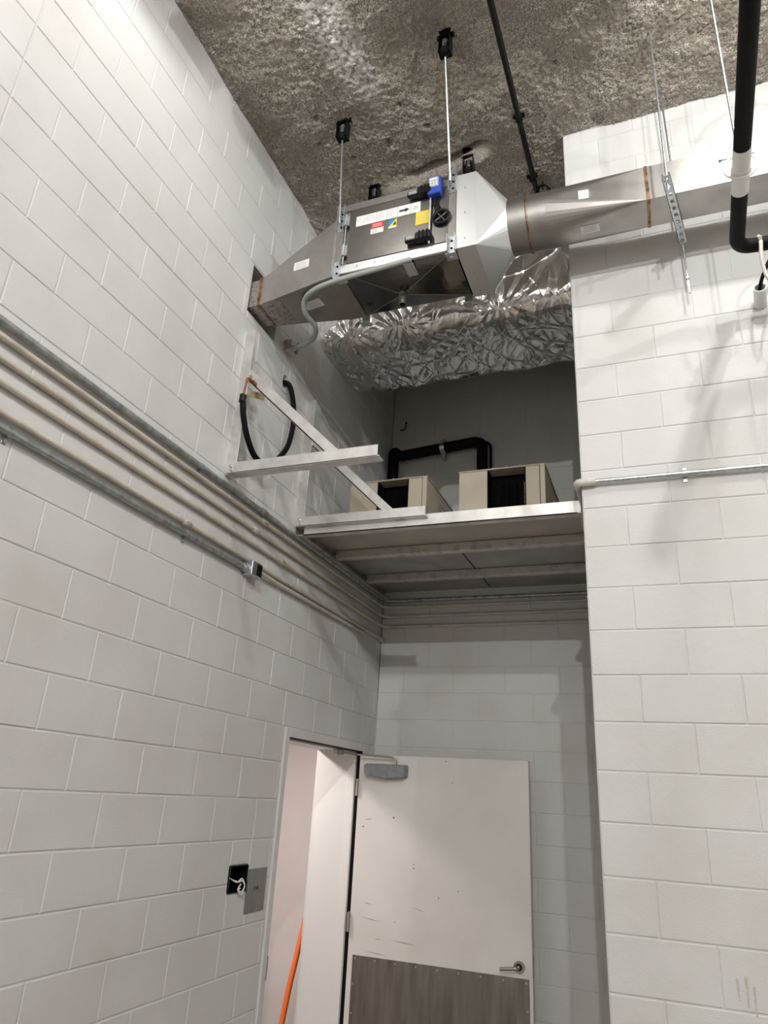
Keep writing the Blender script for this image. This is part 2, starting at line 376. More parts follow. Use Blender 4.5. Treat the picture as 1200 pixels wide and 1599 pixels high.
ceiling = struct(link('ceiling', grid_mesh('ceiling', np.stack([X, Y, Pz], -1)))); ceiling.data.materials.append(M['ceiling'])
far = MB()
for a in ((-0.36, -13.4, 12.4, -1.99), (3.48, -2.0, 12.4, 0.3), (-0.36, 0.88, 2.2, 2.3)): far.box(a[0], a[1], 5.77, a[2], a[3], 5.95)
struct(far.build('ceiling_far', 'ceiling')); struct(MB().box(-0.36, -2.0, 6.05, 3.5, 0.9, 6.1).build('ceiling_slab', 'ceiling'))

# ------------------------------------------------------------------ corridor behind the door
for nm, bx in (('wall_corridor', (-2.0, -1.5, 0, -1.9, 3.2, 2.75)), ('wall_corridor_end', (-1.9, 3.1, 0, -0.36, 3.2, 2.75)), ('wall_corridor_start', (-1.9, -1.5, 0, -0.36, -1.4, 2.75)), ('ceiling_corridor', (-2.0, -1.5, 2.7, -0.36, 3.2, 2.8))):
    struct(MB().box(*bx).build(nm, 'corridor'))
struct(MB().box(-1.9, 2.42, 0, -1.72, 2.62, 2.7).build('wall_corridor_pilaster', 'corridor'))
# ------------------------------------------------------------------ door frame and door
fr = MB()
fr.cbox(-0.10, 0.545, 0, 0.012, 0.595, 2.235, 0.002); fr.cbox(-0.10, 1.75, 0, 0.012, 1.80, 2.235, 0.002); fr.cbox(-0.10, 0.595, 2.180, 0.012, 1.75, 2.235, 0.002)
trim = struct(fr.build('trim_1', 'frame'))
MB().box(-0.055, 0.595, 0, -0.035, 0.61, 2.18).box(-0.055, 1.735, 0, -0.035, 1.75, 2.18).box(-0.055, 0.595, 2.165, -0.035, 1.75, 2.18).build('door_stop', 'frame', trim)
MB().box(-0.36, 1.752, 0, -0.10, 1.80, 2.235).box(-0.36, 0.545, 0, -0.10, 0.593, 2.235).box(-0.36, 0.593, 2.182, -0.10, 1.752, 2.235).build('reveal_lining', 'frame', trim)
MB().cbox(-0.035, 0.588, 0.93, 0.0145, 0.599, 1.045, 0.002).build('strike_plate', 'hinge', trim)
MB().box(-0.03, 0.594, 2.174, -0.005, 1.75, 2.181).build('weather_strip', 'black', trim)
MB().box(-0.030, 1.7465, 0, 0.0125, 1.7505, 2.18).build('hinge_gap_shade', 'black', trim)  # added black strip stands in for the shade inside the hinge gap
# leaf hinged at the far jamb, open against the back of the alcove
door = thing('door_1', 'white painted steel door standing open, scuffed, with steel kick plate', 'door', (0.02, 1.72, 0)); struct(door)
LY, LX0, LX1, LZ = 1.695, 0.018, 1.245, 2.155
MB().cbox(LX0, LY, 0.012, LX1, LY + 0.045, LZ, 0.0025).build('leaf', 'door', door)
kp = MB().cbox(0.055, LY - 0.003, 0.03, 1.225, LY + 0.001, 0.895, 0.0008).build('kick_plate', 'kick', door)
scr = MB().cyl((0, 0.0, 0), (0, -0.004, 0), 0.006, 8).mesh('screw'); scr.materials.append(M['galv'])
for k in range(9):
    o = link('screw', scr, kp); o.parent = kp; o.location = (0.075 + k * 0.1415, LY - 0.002, 0.875)
for x in (0.068, 1.212):
    for k in range(3):
        o = link('screw', scr, kp); o.parent = kp; o.location = (x, LY - 0.002, 0.73 - k * 0.16)
clz = MB()
prof = [(0.075, 2.095), (0.385, 2.095), (0.395, 2.085), (0.395, 2.018), (0.385, 2.006), (0.235, 1.992), (0.09, 2.012), (0.07, 2.03), (0.068, 2.085)]
clz.hull([(x, LY - 0.005, z) for x, z in prof], [(0.23 + (x - 0.23) * 0.94, LY - 0.062, 2.045 + (z - 2.045) * 0.85) for x, z in prof])
cb = clz.build('closer_body', 'closer', door)
MB().cyl((0.31, LY - 0.035, 2.09), (0.31, LY - 0.035, 2.125), 0.010, 12).build('spindle', 'chrome', cb)
MB().tube(fillet([(0.315, LY - 0.035, 2.118), (0.285, LY - 0.04, 2.142), (0.02, LY - 0.06, 2.150), (-0.01, 1.56, 2.152), (-0.03, 1.40, 2.15)], 0.02), 0.007, 8).build('closer_arm', 'chrome', door)
MB().cbox(-0.055, 1.37, 2.135, -0.02, 1.48, 2.166, 0.003).cyl((-0.03, 1.40, 2.12), (-0.03, 1.40, 2.15), 0.012, 10).build('closer_shoe', 'chrome', door)
for z in (1.93, 1.08, 0.25):
    h = MB().cyl((0.012, LY - 0.008, z - 0.057), (0.012, LY - 0.008, z + 0.057), 0.008, 10).box(-0.002, LY - 0.004, z - 0.057, 0.0185, LY + 0.035, z + 0.057)
    h.build('hinge', 'hinge', door)
lv = MB().cyl((1.165, LY, 0.955), (1.165, LY - 0.012, 0.955), 0.034, 24).build('rose', 'chrome', door)
MB().tube(fillet([(1.165, LY - 0.010, 0.955), (1.165, LY - 0.055, 0.955), (1.055, LY - 0.058, 0.940)], 0.02), 0.0105, 10).build('lever', 'chrome', door)
MB().cyl((1.165, LY - 0.012, 0.955), (1.165, LY - 0.016, 0.955), 0.020, 20).build('collar', 'blackgloss', lv)
MB().box(1.2445, LY + 0.010, 0.90, 1.2465, LY + 0.035, 1.02).build('latch_plate', 'hinge', door)
# scratches worn into the paint
sc = MB()
for (x, z, l, a) in ((0.10, 1.205, 0.08, -4), (0.09, 1.12, 0.16, -7), (0.20, 1.00, 0.05, 2), (0.30, 1.005, 0.22, -3), (0.14, 0.925, 0.17, -5), (0.46, 1.21, 0.10, -14), (0.08, 1.72, 0.07, 8), (0.33, 1.11, 0.02, 0)):
    d = Vector((math.cos(math.radians(a)), 0, math.sin(math.radians(a)))); p = Vector((x, LY - 0.0006, z)); q = p + d * l; n = Vector((-d.z, 0, d.x)) * 0.0014
    mid = (p + q) / 2
    sc.add([p, mid - n, q, mid + n], [(0, 1, 2, 3)])
for (x, z, s) in ((0.30, 1.745, 0.007), (0.075, 1.675, 0.006), (0.46, 1.44, 0.005), (0.46, 1.465, 0.004), (0.77, 1.33, 0.004), (0.64, 1.28, 0.005), (0.67, 2.13, 0.005), (0.72, 1.99, 0.004)):
    sc.add([(x + s * math.cos(t), LY - 0.0006, z + s * 0.8 * math.sin(t)) for t in np.linspace(0, 5.2, 6)], [tuple(range(6))])
sc.build('scratch_marks', 'scuff', door)
# orange pole in the corridor
tag(MB().tube([(-0.60, 1.93, 0.0), (-0.60, 2.11, 0.55), (-0.60, 2.275, 0.95), (-0.60, 2.46, 1.34), (-0.60, 2.66, 1.72)], 0.021, 12).build('orange_pole', 'orange'), 'bright orange pole leaning in the corridor behind the door jamb', 'pole')

# ------------------------------------------------------------------ wall box and blank plate beside the door
bx = thing('recessed_wall_box', 'open black electrical box with loose white wires, set in the block wall', 'electrical box', (0, 0.2075, 1.378))
y0, y1, z0, z1 = 0.117, 0.298, 1.380, 1.505
MB().box(-0.085, y0, z0, -0.08, y1, z1).box(-0.08, y0, z0, 0.003, y0 + 0.003, z1).box(-0.08, y1 - 0.003, z0, 0.003, y1, z1).box(-0.08, y0, z1 - 0.003, 0.003, y1, z1).box(-0.08, y0, z0, 0.003, y1, z0 + 0.003).build('box_shell', 'blackgloss', bx)
MB().box(-0.05, y0 + 0.003, z0 + 0.003, -0.045, y0 + 0.085, z1 - 0.003).box(-0.045, y0 + 0.02, z0 + 0.01, -0.035, y0 + 0.06, z1 - 0.02).build('divider', 'spring', bx)
for k, r in enumerate((0.03, 0.02)):
    MB().tube(smooth_path([(-0.07, 0.20 + 0.02 * k, 1.45), (-0.03, 0.19, 1.44), (0.012, 0.185 + 0.01 * k, 1.43), (0.02, 0.215, 1.445 - 0.01 * k), (0.022, 0.245, 1.41), (0.02, 0.225, 1.372 + 0.012 * k), (0.015, 0.195, 1.395), (0.016, 0.215, 1.42 - 0.02 * k)], 6), 0.0035, 6).build('wire', 'white', bx)
pl = thing('blank_cover_plate', 'brushed steel blank cover plate with small black lettering beside the door', 'cover plate', (0, 0.40, 1.274))
MB().cbox(0.0, 0.305, 1.272, 0.004, 0.502, 1.481, 0.0012).build('plate', 'brushed', pl)
t = text_mesh('QTB/.', 0.024, 'lettering'); t.materials.append(M['print']); o = link('lettering', t, pl)
o.parent = pl; o.matrix_parent_inverse = Matrix(); o.location = (0.0045, 0.0, 1.385 - 1.274); o.rotation_euler = (math.pi / 2, 0, math.pi / 2)
MB().cyl((0.003, 0.488, 1.288), (0.006, 0.488, 1.288), 0.004, 8).build('plate_screw', 'spring', pl)

# ------------------------------------------------------------------ conduits along the left wall, round the corner and across the alcove
def conduit(z, r, m, label, y_from=-2.6, y_to=None, wrap=True, straps=(), couplings=(), x1=1.83, off=0.004, back=True):
    t = thing('electrical_conduit', label, 'conduit', (0, y_from, z), 'conduits on the left wall')
    xo = r + off
    pts = [(xo, y_from, z), (xo, 2.02 - xo, z), (x1, 2.02 - xo, z)] if wrap else [(xo, y_from, z), (xo, y_to, z)]
    MB().tube(fillet(pts, 0.10, 8) if wrap else pts, r, 12).build('pipe', m, t)
    for y in straps:
        MB().tube([(xo, y - 0.010, z), (xo, y + 0.010, z)], r + 0.003, 12).cbox(0.0, y - 0.010, z - r - 0.028, 0.006, y + 0.010, z - r + 0.004, 0.001).cyl((0.0, y, z - r - 0.018), (0.012, y, z - r - 0.018), 0.006, 8).build('strap', m if m != 'conduit_paint' else 'conduit_paint', t)
    for y in couplings:
        MB().tube([(xo, y - 0.030, z), (xo, y - 0.026, z), (xo, y + 0.026, z), (xo, y + 0.030, z)], [r + 0.001, r + 0.0055, r + 0.0055, r + 0.001], 12).cyl((xo + r, y - 0.012, z), (xo + r + 0.012, y - 0.012, z), 0.004, 6).cyl((xo + r, y + 0.012, z), (xo + r + 0.012, y + 0.012, z), 0.004, 6).build('coupling', m, t)
    return t
conduit(3.388, 0.0155, 'conduit_metal', 'topmost bare metal conduit on the left wall under the brackets', straps=(-0.66,), couplings=(-0.02,))
conduit(3.334, 0.0125, 'conduit_paint', 'first cream painted conduit below the topmost metal conduit', couplings=(0.0,))
conduit(3.256, 0.013, 'conduit_paint', 'second cream painted conduit, in the middle of the wall bundle', couplings=(-0.08,))
conduit(3.172, 0.013, 'conduit_paint', 'third cream painted conduit, lowest one that turns onto the back wall', couplings=(0.25,))
c5 = conduit(3.066, 0.013, 'conduit_paint', 'lowest cream painted conduit, ending capped in the alcove corner', wrap=False, y_to=1.985, couplings=(-0.70,))
MB().cyl((0.017, 1.965, 3.066), (0.017, 2.0, 3.066), 0.020, 12).build('end_cap', 'conduit_paint', c5)
conduit(3.012, 0.0155, 'conduit_metal', 'bare metal conduit at the bottom of the bundle, running into a small box', wrap=False, y_to=-0.14, straps=(-1.76, -0.69), off=0.006)
jb = thing('conduit_box', 'small galvanised box where the bottom metal conduit ends on the wall', 'junction box', (0.03, -0.075, 2.98))
MB().cbox(0.002, -0.135, 2.975, 0.062, -0.025, 3.06, 0.004).build('box_body', 'galv', jb)
MB().cbox(0.06, -0.085, 2.985, 0.064, -0.03, 3.05, 0.001).build('box_opening', 'black', jb)
MB().cyl((0.024, -0.165, 3.012), (0.024, -0.13, 3.012), 0.026, 8).build('connector', 'galv', jb)
MB().tube([(0.03, -0.025, 3.03), (0.022, 0.2, 3.025), (0.02, 1.3, 3.03), (0.02, 1.6, 3.034)], 0.012, 10).build('stub_pipe', 'conduit_paint', jb)
# conduit on the right wall that comes round the pier corner
rc = thing('pier_conduit', 'bare metal conduit across the right wall, turning round the pier corner', 'conduit', (1.84, -0.02, 3.385))
MB().tube([(1.845, -0.024, 3.385), (4.4, -0.024, 3.375)], 0.0125, 12).build('pipe', 'galv', rc)
MB().tube(fillet([(1.90, -0.024, 3.385), (1.815, -0.024, 3.385), (1.812, 0.02, 3.386), (1.812, 0.40, 3.388), (1.812, 1.985, 3.388)], 0.03), 0.0125, 12).build('inner_pipe', 'galv', rc)
MB().tube([(1.862, -0.024, 3.385), (1.905, -0.024, 3.385)], 0.020, 10).tube([(1.862, -0.024, 3.385), (1.868, -0.024, 3.385)], 0.024, 10).build('coupling', 'offwhite', rc)
MB().tube(fillet([(1.868, -0.024, 3.385), (1.818, -0.026, 3.385), (1.812, 0.03, 3.386)], 0.03), 0.021, 10).build('elbow_fitting', 'offwhite', rc)
MB().tube([(2.306, -0.024, 3.382), (2.326, -0.024, 3.382)], 0.016, 10).cbox(2.306, -0.006, 3.345, 2.326, 0.0, 3.42, 0.001).build('strap', 'galv', rc)

# ------------------------------------------------------------------ triangular aluminium wall brackets
def bracket(y, label, x_arm):
    t = thing('angle_bracket', label, 'bracket', (0, y, 3.45), 'aluminium wall brackets')
    zb = 3.452
    MB().cbox(0.0, y - 0.004, zb, 0.064, y + 0.003, zb + 0.94, 0.001).cbox(0.0, y, zb, 0.007, y + 0.062, zb + 0.94, 0.001).build('upright', 'alu', t)
    MB().cbox(0.015, y - 0.012, zb, x_arm, y - 0.005, zb + 0.066, 0.001).cbox(0.015, y - 0.012, zb - 0.001, x_arm + 0.012, y + 0.052, zb + 0.006, 0.001).build('arm', 'alu', t)
    a = Vector((0.006, y + 0.004, zb + 0.6835)); b = Vector((0.665, y + 0.004, zb + 0.035)); d = (b - a).normalized(); n = Vector((-d.z, 0, d.x)) * 0.029
    n = n if n.z > 0 else -n
    br = MB().hull([a + n, a - n, a - n + Vector((0, 0.006, 0)), a + n + Vector((0, 0.006, 0))], [b + n, b - n, b - n + Vector((0, 0.006, 0)), b + n + Vector((0, 0.006, 0))])
    br.hull([a - n, a - n * 0.8, a - n * 0.8 + Vector((0, 0.052, 0)), a - n + Vector((0, 0.052, 0))], [b - n, b - n * 0.8, b - n * 0.8 + Vector((0, 0.052, 0)), b - n + Vector((0, 0.052, 0))])
    br.build('brace', 'alu', t)
    for (x, z) in ((0.035, zb + 0.045), (0.045, zb + 0.020)):
        MB().cyl((x, y - 0.020, z), (x, y - 0.008, z), 0.009, 6, smooth=False).build('bolt', 'galv', t)
    for z in (zb + 0.10, zb + 0.82):
        MB().cyl((0.006, y + 0.035, z), (0.018, y + 0.035, z), 0.009, 6, smooth=False).build('bolt', 'galv', t)
    return t
bracket(-0.425, 'empty triangular aluminium bracket on the left wall in front of the platform', 0.895)
bracket(0.395, 'triangular aluminium bracket fixed along the front edge of the platform', 0.885)

# ------------------------------------------------------------------ equipment platform in the alcove
pf = thing('equipment_platform', 'aluminium framed equipment platform spanning the alcove below the condensing units', 'platform', (0.9, 1.2, 3.40))
MB().cbox(0.0, 0.40, 3.395, 0.007, 2.015, 3.470, 0.001).cbox(0.0, 0.40, 3.395, 0.060, 2.015, 3.402, 0.001).build('ledger', 'alu_dull', pf)
MB().cbox(1.826, 0.40, 3.395, 1.833, 2.015, 3.470, 0.001).cbox(1.772, 0.40, 3.395, 1.833, 2.015, 3.402, 0.001).build('ledger', 'alu_dull', pf)
MB().cbox(0.06, 0.415, 3.402, 1.79, 0.423, 3.478, 0.001).cbox(0.06, 0.415, 3.402, 1.79, 0.470, 3.409, 0.001).build('front_beam', 'alu', pf)
for y in (0.905, 1.485):
    MB().cbox(0.062, y, 3.403, 1.77, y + 0.055, 3.462, 0.003).build('cross_beam', 'alu_dull', pf)
for (a, b, c, d, m) in ((0.008, 1.825, 0.43, 0.95, 'deck'), (0.008, 0.915, 0.955, 2.01, 'deck2'), (0.925, 1.825, 0.955, 2.01, 'deck2')):
    MB().cbox(a, c, 3.464, b, d, 3.478, 0.0015).build('deck_panel', m, pf)
MB().box(0.915, 0.955, 3.470, 0.925, 2.01, 3.476).build('seam_strip', 'black', pf)
for y in (0.75, 1.30, 1.80):
    MB().cyl((0.004, y, 3.435), (0.020, y, 3.435), 0.011, 6, smooth=False).build('anchor_bolt', 'galv', pf)

# ------------------------------------------------------------------ condensing units
def condenser(x0, label, ox0, ox1):
    x1 = x0 + 0.555; y0, y1, z0, z1 = 0.72, 1.46, 3.478, 3.882
    t = thing('condensing_unit', label, 'condensing unit', ((x0 + x1) / 2, (y0 + y1) / 2, z0), 'condensing units on the platform')
    MB().cbox(x0, y0, z0, ox0, y0 + 0.02, z1 - 0.006, 0.002).build('front_panel', 'beige', t)
    MB().cbox(ox1, y0, z0, x1 - 0.035, y0 + 0.02, z1 - 0.006, 0.002).build('front_panel', 'beige', t)
    MB().cbox(x1 - 0.031, y0 - 0.004, z0, x1, y0 + 0.03, z1 - 0.004, 0.002).build('corner_post', 'beige', t)
    sp = MB().cbox(x1 - 0.018, y0 + 0.032, z0, x1 - 0.002, y1, z1 - 0.006, 0.002).build('side_panel', 'beige', t)
    for k in range(7):
        MB().cbox(x1 - 0.003, y0 + 0.36, z0 + 0.07 + k * 0.035, x1 + 0.005, y0 + 0.62, z0 + 0.085 + k * 0.035, 0.001).build('louvre', 'beige', sp)
    MB().cbox(x0, y0 + 0.02, z0, x0 + 0.016, y1, z1 - 0.006, 0.002).build('side_panel', 'beige', t)
    MB().cbox(x0 - 0.004, y0 - 0.006, z1 - 0.010, x1 + 0.004, y1 + 0.004, z1, 0.003).build('top_panel', 'beige', t)
    MB().cbox(x0 + 0.016, y1 - 0.02, z0, x1 - 0.018, y1, z1 - 0.01, 0.002).build('back_panel', 'beige', t)
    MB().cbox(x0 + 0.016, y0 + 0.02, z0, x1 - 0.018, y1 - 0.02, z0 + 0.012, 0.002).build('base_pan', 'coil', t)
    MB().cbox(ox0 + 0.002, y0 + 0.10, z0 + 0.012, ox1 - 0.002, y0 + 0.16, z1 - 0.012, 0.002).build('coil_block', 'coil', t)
    for k, x in enumerate(np.linspace(ox0 + 0.03, ox1 - 0.02, 5)):
        c = MB()
        for j in range(9): c.ring((x, y0 + 0.075, z0 + 0.05 + j * 0.032), (1, 0.15, 0), 0.016, 0.0045, 12, 6)
        c.build('coil_bend', 'hinge' if k > 3 else 'coil', t)
    for k in range(3):
        MB().cyl((ox0 + (ox1 - ox0) * (0.15 + 0.35 * k), y0 + 0.0, z1 - 0.002), (ox0 + (ox1 - ox0) * (0.15 + 0.35 * k), y0 + 0.0, z1 + 0.006), 0.005, 6).build('screw', 'spring', t)
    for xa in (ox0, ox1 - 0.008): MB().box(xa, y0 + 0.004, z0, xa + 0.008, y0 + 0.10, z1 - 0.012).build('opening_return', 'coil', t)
condenser(0.225, 'beige condensing unit on the platform, behind the bracket brace', 0.425, 0.65)
condenser(1.000, 'beige condensing unit on the platform, next to the pier', 1.187, 1.434)
# thick black insulated line on the back wall
bp = thing('insulated_line', 'thick black insulated pipe bridging the two condensing units', 'pipe', (0.05, 1.93, 4.0))
MB().tube(fillet([(0.055, 1.94, 3.55), (0.055, 1.94, 4.76), (0.11, 1.94, 4.70), (0.80, 1.94, 4.755), (0.862, 1.94, 4.73), (0.862, 1.94, 3.55)], 0.05), 0.047, 14).build('insulation', 'black', bp)
MB().tube(fillet([(0.15, 1.975, 4.72), (0.80, 1.99, 4.79), (0.925, 1.98, 4.75), (0.932, 1.98, 3.6)], 0.05), 0.011, 8).build('thin_line', 'black', bp)
MB().tube([(0.49, 1.94, 4.730), (0.53, 1.94, 4.733)], 0.050, 14).cbox(0.495, 1.96, 4.64, 0.525, 2.02, 4.83, 0.002).build('pipe_clamp', 'galv', bp)
# hook and loop on the back wall
tag(MB().tube(fillet([(0.135, 2.018, 5.08), (0.135, 2.0, 5.08), (0.130, 1.99, 5.00), (0.105, 1.985, 4.98), (0.09, 1.985, 5.00)], 0.01), 0.005, 8).build('hook', 'blackgloss'), 'small dark hook on the back wall below the foil duct', 'hook')

# ------------------------------------------------------------------ black hose, copper stub and tag on the left wall
hs = thing('capped_refrigerant_line', 'black insulated copper line looping out of a hole in the left wall', 'pipe', (0.03, -0.1, 3.65))
MB().tube(smooth_path([(-0.20, 0.06, 4.345), (-0.02, 0.062, 4.343), (0.035, 0.085, 4.30), (0.05, 0.140, 4.12), (0.07, 0.085, 3.90), (0.08, -0.01, 3.76), (0.085, -0.13, 3.645), (0.090, -0.29, 3.612), (0.092, -0.400, 3.68), (0.092, -0.468, 3.782), (0.090, -0.493, 3.868), (0.090, -0.497, 3.90)], 7), 0.0165, 12).build('insulation', 'black', hs)
CUP = Vector((0.09, -0.497, 3.90))
MB().tube([CUP, CUP + Vector((0, 0.008, 0.05)), CUP + Vector((0, 0.016, 0.10))], 0.0065, 8).tube(fillet([CUP + Vector((0, 0.016, 0.095)), CUP + Vector((0, 0.018, 0.120)), CUP + Vector((0.012, 0.055, 0.120))], 0.01), 0.0085, 8).cyl(CUP + Vector((0.012, 0.052, 0.117)), CUP + Vector((0.02, 0.082, 0.108)), 0.012, 8).cyl(CUP + Vector((0.006, 0.036, 0.118)), CUP + Vector((0.006, 0.036, 0.148)), 0.008, 8).build('copper_stub', 'copper', hs)
MB().tube([CUP + Vector((0, -0.001, -0.045)), CUP], 0.0185, 12).build('tape_wrap', 'blackgloss', hs)
nn = 28; ro_ = [(0.0012, 0.06 + 0.062 * math.cos(2 * math.pi * k / nn), 4.340 + 0.078 * math.sin(2 * math.pi * k / nn)) for k in range(nn)]; ri_ = [(0.0012, 0.06 + 0.030 * math.cos(2 * math.pi * k / nn), 4.340 + 0.050 * math.sin(2 * math.pi * k / nn)) for k in range(nn)]
MB().add(ro_ + ri_ + [(-0.05, p_[1], p_[2]) for p_ in ri_], [(k, (k + 1) % nn, nn + (k + 1) % nn, nn + k) for k in range(nn)] + [(nn + k, nn + (k + 1) % nn, 2 * nn + (k + 1) % nn, 2 * nn + k) for k in range(nn)]).build('wall_patch', 'wall', hs)
tg = MB(); tp = [(-0.462, 3.945), (-0.452, 3.958), (-0.300, 4.022), (-0.285, 3.985), (-0.440, 3.922), (-0.460, 3.928)]
tg.hull([(0.094, a, b) for a, b in tp], [(0.096, a, b) for a, b in tp])
tag(tg.build('paper_tag', 'tag'), 'curled brown paper tag tied to the copper stub', 'tag')

# ------------------------------------------------------------------ foil wrapped duct in the alcove
prof = []
def arc(cx_, cz_, r, a0, a1, n): return [(cx_ + r * math.cos(math.radians(a)), cz_ + r * math.sin(math.radians(a))) for a in np.linspace(a0, a1, n)]
y0, y1, z0, z1, r = 0.45, 1.25, 4.905, 5.73, 0.12
path = [(y0, z) for z in np.linspace(z1, z0 + r, 150)] + arc(y0 + r, z0 + r, r, 180, 270, 44)[1:] + [(y, z0) for y in np.linspace(y0 + r, y1 - r, 150)][1:] + arc(y1 - r, z0 + r, r, 270, 360, 20)[1:] + [(y1, z) for z in np.linspace(z0 + r, z1, 30)][1:]
path = np.array(path); ds = np.r_[0, np.cumsum(np.hypot(*np.diff(path, axis=0).T))]
tn = np.gradient(path, axis=0); nrm = np.stack([tn[:, 1], -tn[:, 0]], -1); nrm /= np.linalg.norm(nrm, axis=1)[:, None]; nrm *= -1
ctr = np.array([(y0 + y1) / 2, (z0 + z1) / 2]); sg = np.sign(((path - ctr) * nrm).sum(1)); nrm *= sg[:, None]
xs = np.linspace(0.002, 1.832, 500)
Xg, Sg = np.meshgrid(xs, ds, indexing='ij')
warp = 0.10 * (fbm(Xg * 3, Sg * 3, 3, 21) - 0.5); fan = (Xg - 0.45) * (0.6 + 0.8 * Sg)
tri = lambda t: np.abs((t - np.floor(t)) - 0.5) * 2 - 0.5
rg = np.random.RandomState(4); h = 0.02 * (fbm(Xg * 2.2, Sg * 2.5, 2, 43) - 0.5)
for i, lam in enumerate((0.46, 0.36, 0.27, 0.19, 0.14, 0.10)):           # broad facets
    ang = rg.uniform(-0.9, 0.9); dx_, ds_ = math.cos(ang), math.sin(ang)
    wv = lam * 2.2 * (fbm(Xg / lam * 0.35 + 7 * i, Sg / lam * 0.35, 2, 60 + i) - 0.5)
    mk = np.clip(fbm(Xg / lam * 0.30, Sg / lam * 0.30 + 9, 1, 80 + i) * 2.6 - 0.75, 0, 1)
    h = h + 0.045 * lam * mk * tri((dx_ * Xg + ds_ * Sg + wv) / lam)
for i in range(16):                                                   # thin pinched creases
    lam = rg.uniform(0.10, 0.30); ang = rg.uniform(-0.75, 0.75) + (0 if i % 4 else 1.2); dx_, ds_ = math.cos(ang), math.sin(ang)
    wv = lam * 1.8 * (fbm(Xg / lam * 0.5 + 3 * i, Sg / lam * 0.5, 2, 160 + i) - 0.5)
    mk = np.clip(fbm(Xg / lam * 0.45 + 5, Sg / lam * 0.45, 1, 180 + i) * 3.4 - 1.75, 0, 1)
    tt = (dx_ * Xg + ds_ * Sg + wv) / lam + rg.rand(); dd = np.abs(tt - np.floor(tt) - 0.5) * lam
    h = h + rg.uniform(0.003, 0.0075) * mk * np.exp(-dd / 0.008)
for px_ in (1.33, 0.62, 0.24):                                        # gathers radiating from the wire ties
    an = np.arctan2(Xg - px_, np.abs(Sg - 0.79) + 0.06); dist = np.hypot(Xg - px_, Sg - 0.79)
    h = h + 0.016 * tri(an * 2.6 + 0.6 * fbm(Xg * 6, Sg * 6, 2, 90)) * np.exp(-(dist / 0.26) ** 2)
pinch = np.exp(-((Xg - 1.33) / 0.05) ** 2) + np.exp(-((Xg - 0.62) / 0.045) ** 2)
h = h - 0.028 * pinch * np.exp(-((Sg - 0.79) / 0.16) ** 2)
edge = np.clip((Xg) / 0.05, 0, 1) * np.clip((1.834 - Xg) / 0.05, 0, 1); h = h * (0.25 + 0.75 * edge)
Pf = np.stack([Xg, path[None, :, 0] + nrm[None, :, 0] * h, path[None, :, 1] + nrm[None, :, 1] * h], -1)
fo = link('foil_wrapped_duct', grid_mesh('foil_wrapped_duct', Pf)); fo.data.materials.append(M['foil'])
tag(fo, 'large duct wrapped in crinkled silver foil insulation across the alcove', 'duct')
MB().box(0.004, y0 + 0.03, z1 - 0.03, 1.83, y1 - 0.03, z1 - 0.002).build('wrap_top', 'foil', fo)

# ------------------------------------------------------------------ fan unit
UX0, UX1, UY0, UY1, UZ0, UZ1 = 0.60, 1.275, -0.45, -0.05, 4.65, 5.165
fu = thing('inline_fan_unit', 'stainless inline fan unit with warning labels hung from the ceiling', 'fan unit', ((UX0 + UX1) / 2, -0.25, UZ0))
MB().cbox(UX0, UY0 + 0.008, UZ0 + 0.01, UX1, UY1, UZ1 - 0.002, 0.003).build('housing', 'steel', fu)
dp = MB().cbox(UX0 + 0.03, UY0 - 0.006, UZ0 + 0.062, UX1 - 0.135, UY0 + 0.006, UZ1 - 0.055, 0.002).build('access_door', 'door_steel', fu)
MB().cbox(UX0 - 0.005, UY0 - 0.004, UZ0 - 0.002, UX1 + 0.005, UY0 + 0.012, UZ0 + 0.058, 0.002).build('bottom_rail', 'steel_bright', fu)
MB().cbox(UX0, UY0 - 0.004, UZ1 - 0.050, UX1, UY0 + 0.012, UZ1, 0.002).build('top_rail', 'steel', fu)
for k in range(6):
    MB().cyl((UX0 + 0.10 + 0.11 * k, UY0 - 0.003, UZ0 + 0.03), (UX0 + 0.10 + 0.11 * k, UY0 - 0.008, UZ0 + 0.03), 0.006, 8).build('rivet', 'galv', fu)
# bottom pan: four creased facets falling to a drain
pc = Vector((0.895, -0.205, UZ0 - 0.022)); cn = [Vector((UX0 + 0.003, UY0 + 0.008, UZ0 + 0.008)), Vector((UX1 - 0.003, UY0 + 0.008, UZ0 + 0.008)), Vector((UX1 - 0.003, UY1, UZ0 + 0.008)), Vector((UX0 + 0.003, UY1, UZ0 + 0.008))]
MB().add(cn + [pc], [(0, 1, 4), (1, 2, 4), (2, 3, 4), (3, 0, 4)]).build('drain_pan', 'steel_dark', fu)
for c in cn:
    MB().tube([c + Vector((0, 0, -0.001)), c * 0.06 + pc * 0.94 + Vector((0, 0, -0.001))], 0.0022, 6).build('pan_crease', 'steel', fu)
dr = MB().tube([pc + Vector((0, 0, 0.01)), pc + Vector((0, 0, -0.012))], 0.026, 20).tube([pc + Vector((0, 0, -0.010)), pc + Vector((0, 0, -0.075))], 0.0215, 20).build('drain_spout', 'steel', fu)
for k in range(4): MB().ring(pc + Vector((0, 0, -0.035 - 0.010 * k)), (0, 0, 1), 0.0225, 0.0025, 20, 6).build('thread', 'steel', dr)
MB().cyl(pc + Vector((0, 0, -0.0745)), pc + Vector((0, 0, -0.0765)), 0.018, 20).build('bore', 'black', dr)
MB().cbox(0.972, -0.425, UZ0 - 0.012, 1.03, -0.325, UZ0 - 0.003, 0.001).build('pan_label', 'label_grey', fu)
